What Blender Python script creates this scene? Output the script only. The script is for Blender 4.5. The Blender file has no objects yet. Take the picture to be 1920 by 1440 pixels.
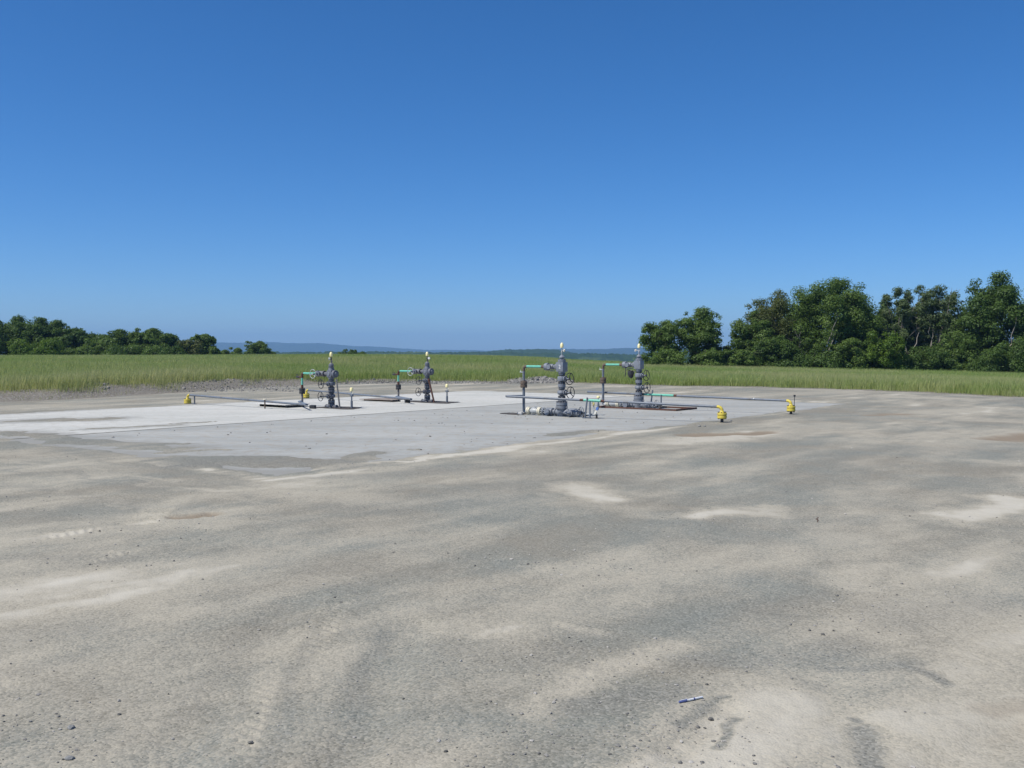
import bpy, bmesh, math, random
import numpy as np
from mathutils import Vector, Matrix

random.seed(7)
RNG = np.random.default_rng(11)
C = bpy.context.scene.collection
R = math.radians

# ------------------------------------------------------------------ camera
HC, F, HOR = 1.70, 1800.0, 657.0            # eye height (m), focal length in photo pixels, horizon row
PITCH = math.atan((720 - HOR) / F)
cam_d = bpy.data.cameras.new('camera')
cam = bpy.data.objects.new('camera', cam_d)
C.objects.link(cam)
cam.location = (0, 0, HC)
cam.rotation_euler = (math.pi / 2 - PITCH, 0, 0)
cam_d.sensor_width = 36.0
cam_d.lens = 36.0 * F / 1920.0
cam_d.clip_start = 0.05
cam_d.clip_end = 60000
bpy.context.scene.camera = cam

# ------------------------------------------------------------------ sky, sun, exposure
SUN_TO = Vector((-0.62, -0.30, 1.0)).normalized()
sun_el = math.asin(SUN_TO.z)
sun_az = math.atan2(SUN_TO.x, SUN_TO.y)      # clockwise from +Y
w = bpy.data.worlds.new('World')
bpy.context.scene.world = w
w.use_nodes = True
nt = w.node_tree
bg = nt.nodes['Background']
sky = nt.nodes.new('ShaderNodeTexSky')
sky.sky_type = 'NISHITA'
sky.sun_disc = False
sky.sun_elevation = sun_el
sky.sun_rotation = sun_az
sky.altitude = 900
sky.air_density = 0.78
sky.dust_density = 1.0
sky.ozone_density = 10.0
hs = nt.nodes.new('ShaderNodeHueSaturation')      # the camera's richer blue
hs.inputs['Saturation'].default_value = 1.16
nt.links.new(sky.outputs[0], hs.inputs['Color'])
nt.links.new(hs.outputs[0], bg.inputs[0])
bg.inputs[1].default_value = 0.099
sd = bpy.data.lights.new('sun', 'SUN')
sd.energy = 3.9
sd.angle = R(0.53)
sd.color = (1.0, 0.95, 0.87)
sun = bpy.data.objects.new('sun', sd)
C.objects.link(sun)
sun.rotation_euler = SUN_TO.to_track_quat('Z', 'Y').to_euler()
vs = bpy.context.scene.view_settings
vs.view_transform = 'Standard'
vs.look = 'None'
vs.exposure = 0.43
vs.gamma = 1.0

# ------------------------------------------------------------------ small helpers
def gp(px, py, z=0.0):
    """ground point seen at a photo pixel (a survey of the place: where things stand on the level pad)"""
    d = (HC - z) * F / (py - HOR)
    return Vector(((px - 960.0) / F * d, d, z))

def tag(o, label=None, cat=None, group=None, kind=None):
    if label: o['label'] = label
    if cat: o['category'] = cat
    if group: o['group'] = group
    if kind: o['kind'] = kind
    return o

def thing(name, label, cat, loc=(0, 0, 0), rotz=0.0, group=None):
    o = bpy.data.objects.new(name, None)
    C.objects.link(o)
    o.location = loc
    o.rotation_euler = (0, 0, rotz)
    o.empty_display_size = 0.2
    return tag(o, label, cat, group)

def kids(o):
    return [c for c in bpy.data.objects if c.parent == o]

def copy_tree(o, parent=None):
    c = o.copy()
    C.objects.link(c)
    c.parent = parent
    for ch in kids(o):
        copy_tree(ch, c)
    return c

def np_mesh(name, verts, quads=None, tris=None, smooth=False):
    me = bpy.data.meshes.new(name)
    nv = len(verts)
    me.vertices.add(nv)
    me.vertices.foreach_set('co', np.asarray(verts, dtype=np.float32).ravel())
    nq = 0 if quads is None else len(quads)
    ntr = 0 if tris is None else len(tris)
    loops = []
    if nq: loops.append(np.asarray(quads, dtype=np.int32).ravel())
    if ntr: loops.append(np.asarray(tris, dtype=np.int32).ravel())
    loops = np.concatenate(loops)
    me.loops.add(len(loops))
    me.loops.foreach_set('vertex_index', loops)
    starts = np.concatenate([np.arange(nq) * 4, nq * 4 + np.arange(ntr) * 3]).astype(np.int32)
    me.polygons.add(nq + ntr)
    me.polygons.foreach_set('loop_start', starts)
    me.polygons.foreach_set('use_smooth', np.full(nq + ntr, smooth, dtype=bool))
    me.update(calc_edges=True)
    me.validate()
    return me

def add_attr(me, name, vals):
    a = me.attributes.new(name, 'FLOAT', 'POINT')
    a.data.foreach_set('value', np.asarray(vals, dtype=np.float32))

def link(name, me, mat=None, parent=None):
    o = bpy.data.objects.new(name, me)
    C.objects.link(o)
    if mat: me.materials.append(mat)
    o.parent = parent
    return o

_perm = np.random.default_rng(5).permutation(4096)
def perlin(x, y, seed=0):
    x = np.asarray(x, dtype=np.float64) + seed * 37.17
    y = np.asarray(y, dtype=np.float64) + seed * 11.31
    xi = np.floor(x).astype(np.int64); yi = np.floor(y).astype(np.int64)
    xf = x - xi; yf = y - yi
    u = xf * xf * xf * (xf * (xf * 6 - 15) + 10)
    v = yf * yf * yf * (yf * (yf * 6 - 15) + 10)
    def g(ix, iy, dx, dy):
        h = _perm[(_perm[(ix & 4095)] + iy) & 4095]
        a = h * (2 * math.pi / 4096.0) * 7.0
        return np.cos(a) * dx + np.sin(a) * dy
    n00 = g(xi, yi, xf, yf); n10 = g(xi + 1, yi, xf - 1, yf)
    n01 = g(xi, yi + 1, xf, yf - 1); n11 = g(xi + 1, yi + 1, xf - 1, yf - 1)
    return (n00 * (1 - u) + n10 * u) * (1 - v) + (n01 * (1 - u) + n11 * u) * v * 1.0

def fbm(x, y, seed=0, octv=4):
    t = 0.0; a = 1.0
    for k in range(octv):
        t = t + a * perlin(x * 2 ** k, y * 2 ** k, seed + k * 3)
        a *= 0.5
    return t

def sstep(a, b, x):
    t = np.clip((x - a) / (b - a), 0, 1)
    return t * t * (3 - 2 * t)

class MB:
    """collects shapes, then builds ONE mesh object"""
    def __init__(s):
        s.v = []; s.f = []
    def add(s, vs, fs):
        b = len(s.v)
        s.v += [tuple(p) for p in vs]
        s.f += [tuple(i + b for i in f) for f in fs]
        return s
    def tube(s, pts, rad, n=14, cap=True):
        pts = [Vector(p) for p in pts]
        if not hasattr(rad, '__len__'): rad = [rad] * len(pts)
        dirs = []
        for i in range(len(pts)):
            a = pts[max(i - 1, 0)]; b = pts[min(i + 1, len(pts) - 1)]
            d = b - a
            if d.length < 1e-9: d = dirs[-1].copy() if dirs else Vector((0, 0, 1))
            dirs.append(d.normalized())
        for i in range(len(pts) - 1):      # stepped profiles: keep neighbour direction
            if (pts[i + 1] - pts[i]).length < 1e-9:
                dirs[i + 1] = dirs[i]
        t = dirs[0]
        ref = Vector((0, 0, 1)) if abs(t.z) < 0.9 else Vector((1, 0, 0))
        nx = t.cross(ref).normalized()
        vs = []
        for p, d, r in zip(pts, dirs, rad):
            nx = (nx - d * nx.dot(d)).normalized()
            ny = d.cross(nx)
            for k in range(n):
                a = 2 * math.pi * k / n
                vs.append(p + (nx * math.cos(a) + ny * math.sin(a)) * r)
        fs = []
        for i in range(len(pts) - 1):
            for k in range(n):
                fs.append((i * n + k, i * n + (k + 1) % n, (i + 1) * n + (k + 1) % n, (i + 1) * n + k))
        if cap:
            fs.append(tuple(range(n - 1, -1, -1)))
            fs.append(tuple(range((len(pts) - 1) * n, len(pts) * n)))
        return s.add(vs, fs)
    def lathe(s, prof, o=(0, 0, 0), axis=(0, 0, 1), n=18):
        """prof: list of (distance along axis, radius)"""
        o = Vector(o); ax = Vector(axis).normalized()
        ref = Vector((0, 0, 1)) if abs(ax.z) < 0.9 else Vector((1, 0, 0))
        nx = ax.cross(ref).normalized(); ny = ax.cross(nx)
        vs = []; fs = []
        for h, r in prof:
            for k in range(n):
                a = 2 * math.pi * k / n
                vs.append(o + ax * h + (nx * math.cos(a) + ny * math.sin(a)) * r)
        m = len(prof)
        for i in range(m - 1):
            for k in range(n):
                fs.append((i * n + k, i * n + (k + 1) % n, (i + 1) * n + (k + 1) % n, (i + 1) * n + k))
        fs.append(tuple(range(n - 1, -1, -1))); fs.append(tuple(range((m - 1) * n, m * n)))
        return s.add(vs, fs)
    def disc(s, o, axis, r, h, ch=0.006, n=20):
        return s.lathe([(0, r - ch), (ch, r), (h - ch, r), (h, r - ch)], o, axis, n)
    def box(s, c, size, rot=None, bev=0.0):
        bm = bmesh.new()
        bmesh.ops.create_cube(bm, size=1.0)
        bmesh.ops.scale(bm, vec=size, verts=bm.verts)
        if bev > 0:
            bmesh.ops.bevel(bm, geom=list(bm.edges), offset=bev, segments=2, affect='EDGES', profile=0.6)
        bm.verts.ensure_lookup_table()
        M = (rot or Matrix.Identity(3)).to_4x4()
        vs = [M @ v.co + Vector(c) for v in bm.verts]
        fs = [tuple(v.index for v in f.verts) for f in bm.faces]
        bm.free()
        return s.add(vs, fs)
    def torus(s, c, axis, RR, r, n=28, m=8, sq=1.0):
        c = Vector(c); ax = Vector(axis).normalized()
        ref = Vector((0, 0, 1)) if abs(ax.z) < 0.9 else Vector((1, 0, 0))
        nx = ax.cross(ref).normalized(); ny = ax.cross(nx)
        vs = []; fs = []
        for i in range(n):
            a = 2 * math.pi * i / n
            d = nx * math.cos(a) + ny * math.sin(a)
            for k in range(m):
                b = 2 * math.pi * k / m
                vs.append(c + d * (RR + r * math.cos(b)) + ax * (r * math.sin(b) * sq))
        for i in range(n):
            for k in range(m):
                fs.append((i * m + k, ((i + 1) % n) * m + k, ((i + 1) % n) * m + (k + 1) % m, i * m + (k + 1) % m))
        return s.add(vs, fs)
    def ball(s, c, r, n=14, m=8, sc=(1, 1, 1)):
        vs = []; fs = []
        for i in range(m + 1):
            ph = math.pi * (i + 0.001) / (m + 0.002)
            for k in range(n):
                a = 2 * math.pi * k / n
                vs.append(Vector(c) + Vector((r * sc[0] * math.sin(ph) * math.cos(a), r * sc[1] * math.sin(ph) * math.sin(a), r * sc[2] * math.cos(ph))))
        for i in range(m):
            for k in range(n):
                fs.append((i * n + k, (i + 1) * n + k, (i + 1) * n + (k + 1) % n, i * n + (k + 1) % n))
        return s.add(vs, fs)
    def bolts(s, o, axis, RR, num, r, h0, h1):
        o = Vector(o); ax = Vector(axis).normalized()
        ref = Vector((0, 0, 1)) if abs(ax.z) < 0.9 else Vector((1, 0, 0))
        nx = ax.cross(ref).normalized(); ny = ax.cross(nx)
        for k in range(num):
            a = 2 * math.pi * (k + 0.5) / num
            p = o + (nx * math.cos(a) + ny * math.sin(a)) * RR
            s.tube([p + ax * h0, p + ax * h1], r, 6)
        return s
    def build(s, name, mat, parent=None, ang=32, smooth=True):
        me = bpy.data.meshes.new(name)
        me.from_pydata(s.v, [], s.f)
        me.update()
        bm = bmesh.new(); bm.from_mesh(me)
        bmesh.ops.recalc_face_normals(bm, faces=bm.faces)
        bm.to_mesh(me); bm.free()
        if smooth:
            me.shade_smooth()
            me.set_sharp_from_angle(angle=R(ang))
        return link(name, me, mat, parent)

def _weld(s, obj, mat):
    """adds the collected shapes (bolt studs) to an existing part, in a second material"""
    me = obj.data
    if mat.name not in [m.name for m in me.materials]: me.materials.append(mat)
    mi = [m.name for m in me.materials].index(mat.name)
    bm = bmesh.new(); bm.from_mesh(me)
    vs = [bm.verts.new(p) for p in s.v]
    fs = []
    for f in s.f:
        g = bm.faces.new([vs[i] for i in f]); g.material_index = mi; g.smooth = False; fs.append(g)
    bmesh.ops.recalc_face_normals(bm, faces=fs)
    bm.to_mesh(me); bm.free()
    return obj
MB.weld = _weld

def arc(c, r, e1, e2, a0, a1, n=7):
    c = Vector(c); e1 = Vector(e1); e2 = Vector(e2)
    return [c + e1 * (r * math.cos(a0 + (a1 - a0) * i / n)) + e2 * (r * math.sin(a0 + (a1 - a0) * i / n)) for i in range(n + 1)]

# ------------------------------------------------------------------ materials
def new_mat(name):
    m = bpy.data.materials.new(name)
    m.use_nodes = True
    return m, m.node_tree, m.node_tree.nodes['Principled BSDF']

def N(t, kind, **kw):
    n = t.nodes.new(kind)
    for k, v in kw.items(): setattr(n, k, v)
    return n

def noise(t, vec, scale, detail=4, rough=0.6, dist=0.0):
    n = N(t, 'ShaderNodeTexNoise')
    n.inputs['Scale'].default_value = scale
    n.inputs['Detail'].default_value = detail
    n.inputs['Roughness'].default_value = rough
    n.inputs['Distortion'].default_value = dist
    if vec is not None: t.links.new(vec, n.inputs['Vector'])
    return n.outputs['Fac']

def ramp(t, fac, stops):
    n = N(t, 'ShaderNodeValToRGB')
    el = n.color_ramp.elements
    while len(el) < len(stops): el.new(0.5)
    for e, (p, c) in zip(el, stops):
        e.position = p
        e.color = (*c, 1) if hasattr(c, '__len__') else (c, c, c, 1)
    t.links.new(fac, n.inputs[0])
    return n.outputs[0]

def mix(t, fac, a, b, mode='MIX'):
    n = N(t, 'ShaderNodeMix', data_type='RGBA', blend_type=mode)
    for sock, v in ((n.inputs[0], fac), (n.inputs[6], a), (n.inputs[7], b)):
        if isinstance(v, (int, float)): sock.default_value = v
        elif isinstance(v, tuple): sock.default_value = (*v, 1)
        else: t.links.new(v, sock)
    return n.outputs[2]

def math_n(t, op, a, b=None, c=None):
    n = N(t, 'ShaderNodeMath', operation=op)
    for i, v in enumerate((a, b, c)):
        if v is None: continue
        if isinstance(v, (int, float)): n.inputs[i].default_value = v
        else: t.links.new(v, n.inputs[i])
    return n.outputs[0]

def attr(t, name):
    n = N(t, 'ShaderNodeAttribute'); n.attribute_name = name
    return n.outputs['Fac']

def bump(t, h, strength, dist, bsdf):
    b = N(t, 'ShaderNodeBump')
    b.inputs['Strength'].default_value = strength
    b.inputs['Distance'].default_value = dist
    t.links.new(h, b.inputs['Height'])
    t.links.new(b.outputs[0], bsdf.inputs['Normal'])

def paint(name, col, worn, rough=0.5, metal=0.0, scale=9.0, lo=0.5, hi=0.72, spec=0.4):
    """painted metal with patchy dirt or wear of its own"""
    m, t, b = new_mat(name)
    tc = N(t, 'ShaderNodeTexCoord').outputs['Object']
    f = noise(t, tc, scale, 5, 0.65, 0.4)
    f2 = noise(t, tc, scale * 6, 3, 0.6)
    k = ramp(t, f, [(lo, 0.0), (hi, 1.0)])
    c = mix(t, k, col, worn)
    sp = ramp(t, f2, [(0.3, (0.82, 0.82, 0.82)), (0.7, (1.1, 1.1, 1.1))])
    c = mix(t, 1.0, c, sp, 'MULTIPLY')
    t.links.new(c, b.inputs['Base Color'])
    b.inputs['Roughness'].default_value = rough
    b.inputs['Metallic'].default_value = metal
    b.inputs['Specular IOR Level'].default_value = spec
    bump(t, f2, 0.25, 0.004, b)
    return m

M_GREY = paint('grey_paint', (0.195, 0.215, 0.245), (0.14, 0.14, 0.142), 0.42)
M_GREY2 = paint('weathered_grey_paint', (0.13, 0.147, 0.18), (0.18, 0.155, 0.135), 0.5, lo=0.45)
M_DARK = paint('dark_metal', (0.035, 0.037, 0.042), (0.07, 0.055, 0.045), 0.5)
M_PIPE = paint('grey_pipe_paint', (0.15, 0.175, 0.21), (0.11, 0.105, 0.10), 0.42, scale=5)
M_GREEN = paint('mint_green_coating', (0.14, 0.47, 0.35), (0.12, 0.34, 0.26), 0.4, scale=4, lo=0.55, hi=0.8)
M_RUST = paint('rusty_steel', (0.105, 0.05, 0.035), (0.06, 0.036, 0.03), 0.85, scale=14)
M_BROWN = paint('brown_flange_coat', (0.13, 0.095, 0.07), (0.09, 0.075, 0.065), 0.7, scale=14)
M_YEL = paint('yellow_paint', (0.66, 0.53, 0.075), (0.42, 0.33, 0.10), 0.5, scale=7, lo=0.48, hi=0.75)
M_CAP = paint('pale_yellow_plastic', (0.88, 0.79, 0.42), (0.82, 0.72, 0.36), 0.35, scale=6)
M_CREAM = paint('cream_paint', (0.66, 0.62, 0.48), (0.45, 0.42, 0.35), 0.5, scale=12)
M_LGREY = paint('light_grey_metal', (0.42, 0.44, 0.44), (0.25, 0.25, 0.25), 0.4, scale=12)
M_WHITE = paint('white_enamel', (0.78, 0.78, 0.75), (0.6, 0.58, 0.54), 0.35, scale=20)
M_BLUE = paint('blue_enamel', (0.10, 0.19, 0.48), (0.08, 0.14, 0.32), 0.4)
M_PLATE = paint('pale_dusty_plate', (0.58, 0.57, 0.53), (0.40, 0.38, 0.35), 0.75, scale=3)
M_PLATE2 = paint('brown_dusty_plate', (0.22, 0.18, 0.15), (0.36, 0.33, 0.29), 0.8, scale=3)
M_STRUT = paint('bare_pipe', (0.20, 0.19, 0.18), (0.12, 0.09, 0.075), 0.6, scale=8)
M_RUBBER = paint('black_rubber', (0.02, 0.02, 0.021), (0.04, 0.038, 0.035), 0.8)
M_PENB = paint('blue_plastic', (0.10, 0.125, 0.29), (0.11, 0.13, 0.27), 0.3, scale=30)
M_PENW = paint('white_plastic', (0.76, 0.77, 0.78), (0.66, 0.66, 0.66), 0.3, scale=30)

def make_pad_mat():
    m, t, b = new_mat('gravel_pad')
    tc = N(t, 'ShaderNodeTexCoord').outputs['Object']
    # stones of the gravel
    v = N(t, 'ShaderNodeTexVoronoi'); v.inputs['Scale'].default_value = 80.0
    t.links.new(tc, v.inputs['Vector'])
    sep = N(t, 'ShaderNodeSeparateColor'); t.links.new(v.outputs['Color'], sep.inputs[0])
    stone = ramp(t, sep.outputs[0], [(0.0, (0.085, 0.09, 0.083)), (0.35, (0.18, 0.184, 0.166)), (0.75, (0.258, 0.256, 0.228)), (1.0, (0.39, 0.38, 0.34))])
    fine = noise(t, tc, 16.0, 6, 0.75)
    mid = noise(t, tc, 3.2, 6, 0.7, 0.3)
    big = noise(t, tc, 0.55, 4, 0.6, 0.5)
    warm = mix(t, ramp(t, big, [(0.38, 0.0), (0.62, 1.0)]), (0.175, 0.185, 0.158), (0.215, 0.193, 0.145))
    gravel = mix(t, 0.38, warm, stone)
    dustc = mix(t, mid, (0.405, 0.370, 0.292), (0.345, 0.320, 0.258))
    dustc = mix(t, ramp(t, fine, [(0.34, 0.25), (0.46, 0.0)]), dustc, (0.17, 0.16, 0.145))
    d = attr(t, 'dust')
    dn = math_n(t, 'ADD', d, math_n(t, 'MULTIPLY', math_n(t, 'SUBTRACT', mid, 0.5), 0.55))
    dn = math_n(t, 'ADD', dn, math_n(t, 'MULTIPLY', math_n(t, 'SUBTRACT', fine, 0.5), 0.22))
    dn = math_n(t, 'ADD', dn, math_n(t, 'MULTIPLY', math_n(t, 'SUBTRACT', sep.outputs[1], 0.5), 0.5))
    k = ramp(t, dn, [(0.12, 0.0), (0.85, 1.0)])
    c = mix(t, k, gravel, dustc)
    c = mix(t, ramp(t, math_n(t, 'ADD', d, math_n(t, 'MULTIPLY', math_n(t, 'SUBTRACT', mid, 0.5), 0.4)), [(0.72, 0.0), (1.0, 0.8)]), c, (0.485, 0.46, 0.39))
    mud = math_n(t, 'ADD', attr(t, 'mud'), math_n(t, 'MULTIPLY', math_n(t, 'SUBTRACT', mid, 0.5), 0.5))
    c = mix(t, ramp(t, mud, [(0.25, 0.0), (0.75, 1.0)]), c, (0.225, 0.185, 0.135))
    dk = math_n(t, 'ADD', attr(t, 'dark'), math_n(t, 'MULTIPLY', math_n(t, 'SUBTRACT', fine, 0.5), 0.8))
    dk = math_n(t, 'MULTIPLY', ramp(t, dk, [(0.15, 0.0), (0.95, 1.0)]), 0.62)
    c = mix(t, dk, c, mix(t, 0.6, (0.105, 0.108, 0.104), stone))
    t.links.new(c, b.inputs['Base Color'])
    b.inputs['Roughness'].default_value = 0.95
    b.inputs['Specular IOR Level'].default_value = 0.15
    h = math_n(t, 'ADD', math_n(t, 'MULTIPLY', v.outputs['Distance'], -0.5), math_n(t, 'MULTIPLY', fine, 0.5))
    bump(t, h, 0.5, 0.008, b)
    return m

def make_slab_mat(name, c0, c1, c2):
    m, t, b = new_mat(name)
    tc = N(t, 'ShaderNodeTexCoord').outputs['Object']
    mp = N(t, 'ShaderNodeMapping')
    mp.inputs['Rotation'].default_value = (0, 0, R(-51.4)); mp.inputs['Scale'].default_value = (0.35, 1.0, 1.0)
    t.links.new(tc, mp.inputs['Vector'])
    big = noise(t, mp.outputs[0], 0.8, 5, 0.65, 0.6)
    mid = noise(t, tc, 4.0, 6, 0.7)
    fine = noise(t, tc, 40.0, 4, 0.7)
    c = mix(t, ramp(t, big, [(0.35, 0.0), (0.65, 1.0)]), c0, c1)
    c = mix(t, ramp(t, mid, [(0.48, 0.0), (0.72, 0.7)]), c, c2)
    c = mix(t, 1.0, c, ramp(t, fine, [(0.3, (0.85, 0.85, 0.85)), (0.7, (1.1, 1.1, 1.1))]), 'MULTIPLY')
    t.links.new(c, b.inputs['Base Color'])
    b.inputs['Roughness'].default_value = 0.9
    b.inputs['Specular IOR Level'].default_value = 0.2
    gr = math_n(t, 'ADD', attr(t, 'grit'), math_n(t, 'MULTIPLY', math_n(t, 'SUBTRACT', mid, 0.5), 1.1))
    c = mix(t, ramp(t, gr, [(0.3, 0.0), (0.9, 0.85)]), c, mix(t, fine, (0.20, 0.205, 0.19), (0.29, 0.28, 0.25)))
    t.links.new(c, b.inputs['Base Color'])
    bump(t, mid, 0.35, 0.01, b)
    return m

def make_field_mat():
    m, t, b = new_mat('field_soil_and_thatch')
    tc = N(t, 'ShaderNodeTexCoord').outputs['Object']
    a = noise(t, tc, 0.12, 4, 0.6); f = noise(t, tc, 3.0, 6, 0.7); g = noise(t, tc, 14.0, 3, 0.7)
    green = mix(t, ramp(t, a, [(0.4, 0.0), (0.6, 1.0)]), (0.14, 0.20, 0.05), (0.20, 0.205, 0.085))
    soil = mix(t, ramp(t, g, [(0.4, 0.0), (0.6, 1.0)]), (0.17, 0.15, 0.12), (0.26, 0.25, 0.225))
    k = math_n(t, 'ADD', attr(t, 'turf'), math_n(t, 'MULTIPLY', math_n(t, 'SUBTRACT', f, 0.5), 0.9))
    c = mix(t, ramp(t, k, [(0.35, 0.0), (0.65, 1.0)]), soil, green)
    t.links.new(c, b.inputs['Base Color'])
    b.inputs['Roughness'].default_value = 1.0
    b.inputs['Specular IOR Level'].default_value = 0.05
    bump(t, math_n(t, 'ADD', f, g), 0.8, 0.08, b)
    return m

def make_forest_mat(name, c0, c1, scale):
    m, t, b = new_mat(name)
    tc = N(t, 'ShaderNodeTexCoord').outputs['Object']
    f = noise(t, tc, scale, 6, 0.7)
    g = noise(t, tc, scale * 0.12, 3, 0.6)
    c = mix(t, ramp(t, f, [(0.35, 0.0), (0.65, 1.0)]), c0, c1)
    c = mix(t, ramp(t, g, [(0.62, 0.0), (0.68, 0.6)]), c, (0.10, 0.13, 0.04))
    t.links.new(c, b.inputs['Base Color'])
    b.inputs['Roughness'].default_value = 1.0
    b.inputs['Specular IOR Level'].default_value = 0.0
    return m

def make_leaf_mat(name, lo, hi, trans=0.42):
    m = bpy.data.materials.new(name); m.use_nodes = True
    t = m.node_tree
    out = t.nodes['Material Output']
    t.nodes.remove(t.nodes['Principled BSDF'])
    c = mix(t, attr(t, 'tone'), lo, hi)
    d = N(t, 'ShaderNodeBsdfDiffuse'); t.links.new(c, d.inputs['Color'])
    tr = N(t, 'ShaderNodeBsdfTranslucent')
    t.links.new(mix(t, 0.35, c, (0.16, 0.24, 0.02)), tr.inputs['Color'])
    gl = N(t, 'ShaderNodeBsdfGlossy'); gl.inputs['Roughness'].default_value = 0.45
    gl.inputs['Color'].default_value = (0.9, 0.95, 1.0, 1)
    m1 = N(t, 'ShaderNodeMixShader'); m1.inputs[0].default_value = trans
    t.links.new(d.outputs[0], m1.inputs[1]); t.links.new(tr.outputs[0], m1.inputs[2])
    m2 = N(t, 'ShaderNodeMixShader'); m2.inputs[0].default_value = 0.012
    t.links.new(m1.outputs[0], m2.inputs[1]); t.links.new(gl.outputs[0], m2.inputs[2])
    t.links.new(m2.outputs[0], out.inputs['Surface'])
    return m

M_PAD = make_pad_mat()
M_SLAB_F = make_slab_mat('grey_concrete', (0.29, 0.30, 0.285), (0.38, 0.385, 0.36), (0.295, 0.25, 0.185))
M_SLAB_B = make_slab_mat('pale_concrete', (0.43, 0.435, 0.40), (0.52, 0.515, 0.475), (0.37, 0.345, 0.29))
M_FIELD = make_field_mat()
M_FOREST = make_forest_mat('forest_canopy', (0.015, 0.034, 0.012), (0.04, 0.07, 0.02), 0.06)
M_FARFOREST = make_forest_mat('far_forest_canopy', (0.012, 0.026, 0.012), (0.03, 0.05, 0.02), 0.015)
LEAF = {
    'mid': make_leaf_mat('leaf_mid_green', (0.064, 0.115, 0.022), (0.170, 0.250, 0.056)),
    'dark': make_leaf_mat('leaf_dark_green', (0.048, 0.094, 0.020), (0.125, 0.195, 0.044)),
    'bright': make_leaf_mat('leaf_bright_green', (0.065, 0.125, 0.015), (0.15, 0.23, 0.03)),
    'grey': make_leaf_mat('leaf_grey_green', (0.072, 0.112, 0.042), (0.165, 0.215, 0.092)),
    'olive': make_leaf_mat('leaf_olive', (0.072, 0.094, 0.024), (0.155, 0.170, 0.052)),
}
M_GRASS = make_leaf_mat('grass_blade', (0.245, 0.355, 0.085), (0.60, 0.54, 0.29), 0.5)
M_BARK = paint('bark', (0.075, 0.062, 0.05), (0.045, 0.038, 0.03), 0.95, scale=3)
M_PALEBARK = paint('pale_bark', (0.30, 0.27, 0.23), (0.15, 0.13, 0.11), 0.9, scale=2)
M_STONE = paint('stone', (0.20, 0.205, 0.20), (0.33, 0.32, 0.30), 0.9, scale=10)

def make_stone_mat():
    m, t, b = new_mat('loose_stone')
    c = mix(t, attr(t, 'tone'), (0.07, 0.07, 0.068), (0.42, 0.40, 0.36))
    t.links.new(c, b.inputs['Base Color'])
    b.inputs['Roughness'].default_value = 0.9
    b.inputs['Specular IOR Level'].default_value = 0.2
    return m
M_LOOSE = make_stone_mat()

# ------------------------------------------------------------------ the lie of the land
def th_of(px): return math.atan((px - 960.0) / F)
EDGE = [(-1200, 36), (-300, 35), (0, 36.0), (110, 36.5), (200, 38), (300, 40), (500, 46), (700, 51), (850, 52), (960, 50), (1060, 50), (1200, 47), (1400, 46), (1600, 43.7), (1900, 39.5), (2300, 38), (3200, 36)]
BANK = [(-400, .30), (0, .30), (200, .36), (450, .38), (560, .25), (700, .14), (960, .10), (1150, .04), (1300, 0.0), (2200, 0.0)]
CREST = [(-400, .82), (300, .79), (560, .85), (700, .85), (900, .75), (1000, .55), (1100, .19), (1200, -.05), (1400, -.25), (1700, -.55), (1920, -.78), (2300, -.83)]
def tab(T):
    a = np.array([th_of(p) for p, _ in T]); b = np.array([v for _, v in T])
    return a, b
E_T, B_T, C_T = tab(EDGE), tab(BANK), tab(CREST)
def pad_edge(th, x, y):
    return np.interp(th, *E_T) + 0.9 * fbm(x * 0.28, y * 0.28, 21, 4)
def land(x, y):
    """height of the field and the country beyond it"""
    x = np.asarray(x, float); y = np.asarray(y, float)
    r = np.hypot(x, y); th = np.arctan2(x, y)
    s = np.maximum(r - np.interp(th, *E_T), 0)
    b = np.interp(th, *B_T); c = np.interp(th, *C_T)
    z = b * sstep(0, 2.6, s) + (c - b) * sstep(0, 48, s)
    z = z + 0.05 * fbm(x * 0.5, y * 0.5, 3, 3) * sstep(0, 2, s)
    far = np.maximum(r - 112, 0)
    z = z - np.minimum(far * 0.03, 45.0)
    return z

# ground frame of the slab: origin at its near corner, U along, V across
U = Vector((0.624, 0.781, 0)); V = Vector((-0.781, 0.624, 0)); O = Vector((-3.06, 13.1, 0))
def uv(u, v, z=0.0):
    p = O + U * u + V * v
    return Vector((p.x, p.y, z))
ROTW = math.atan2(-V.y, -V.x)               # local +X = -V, local +Y = U

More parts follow.
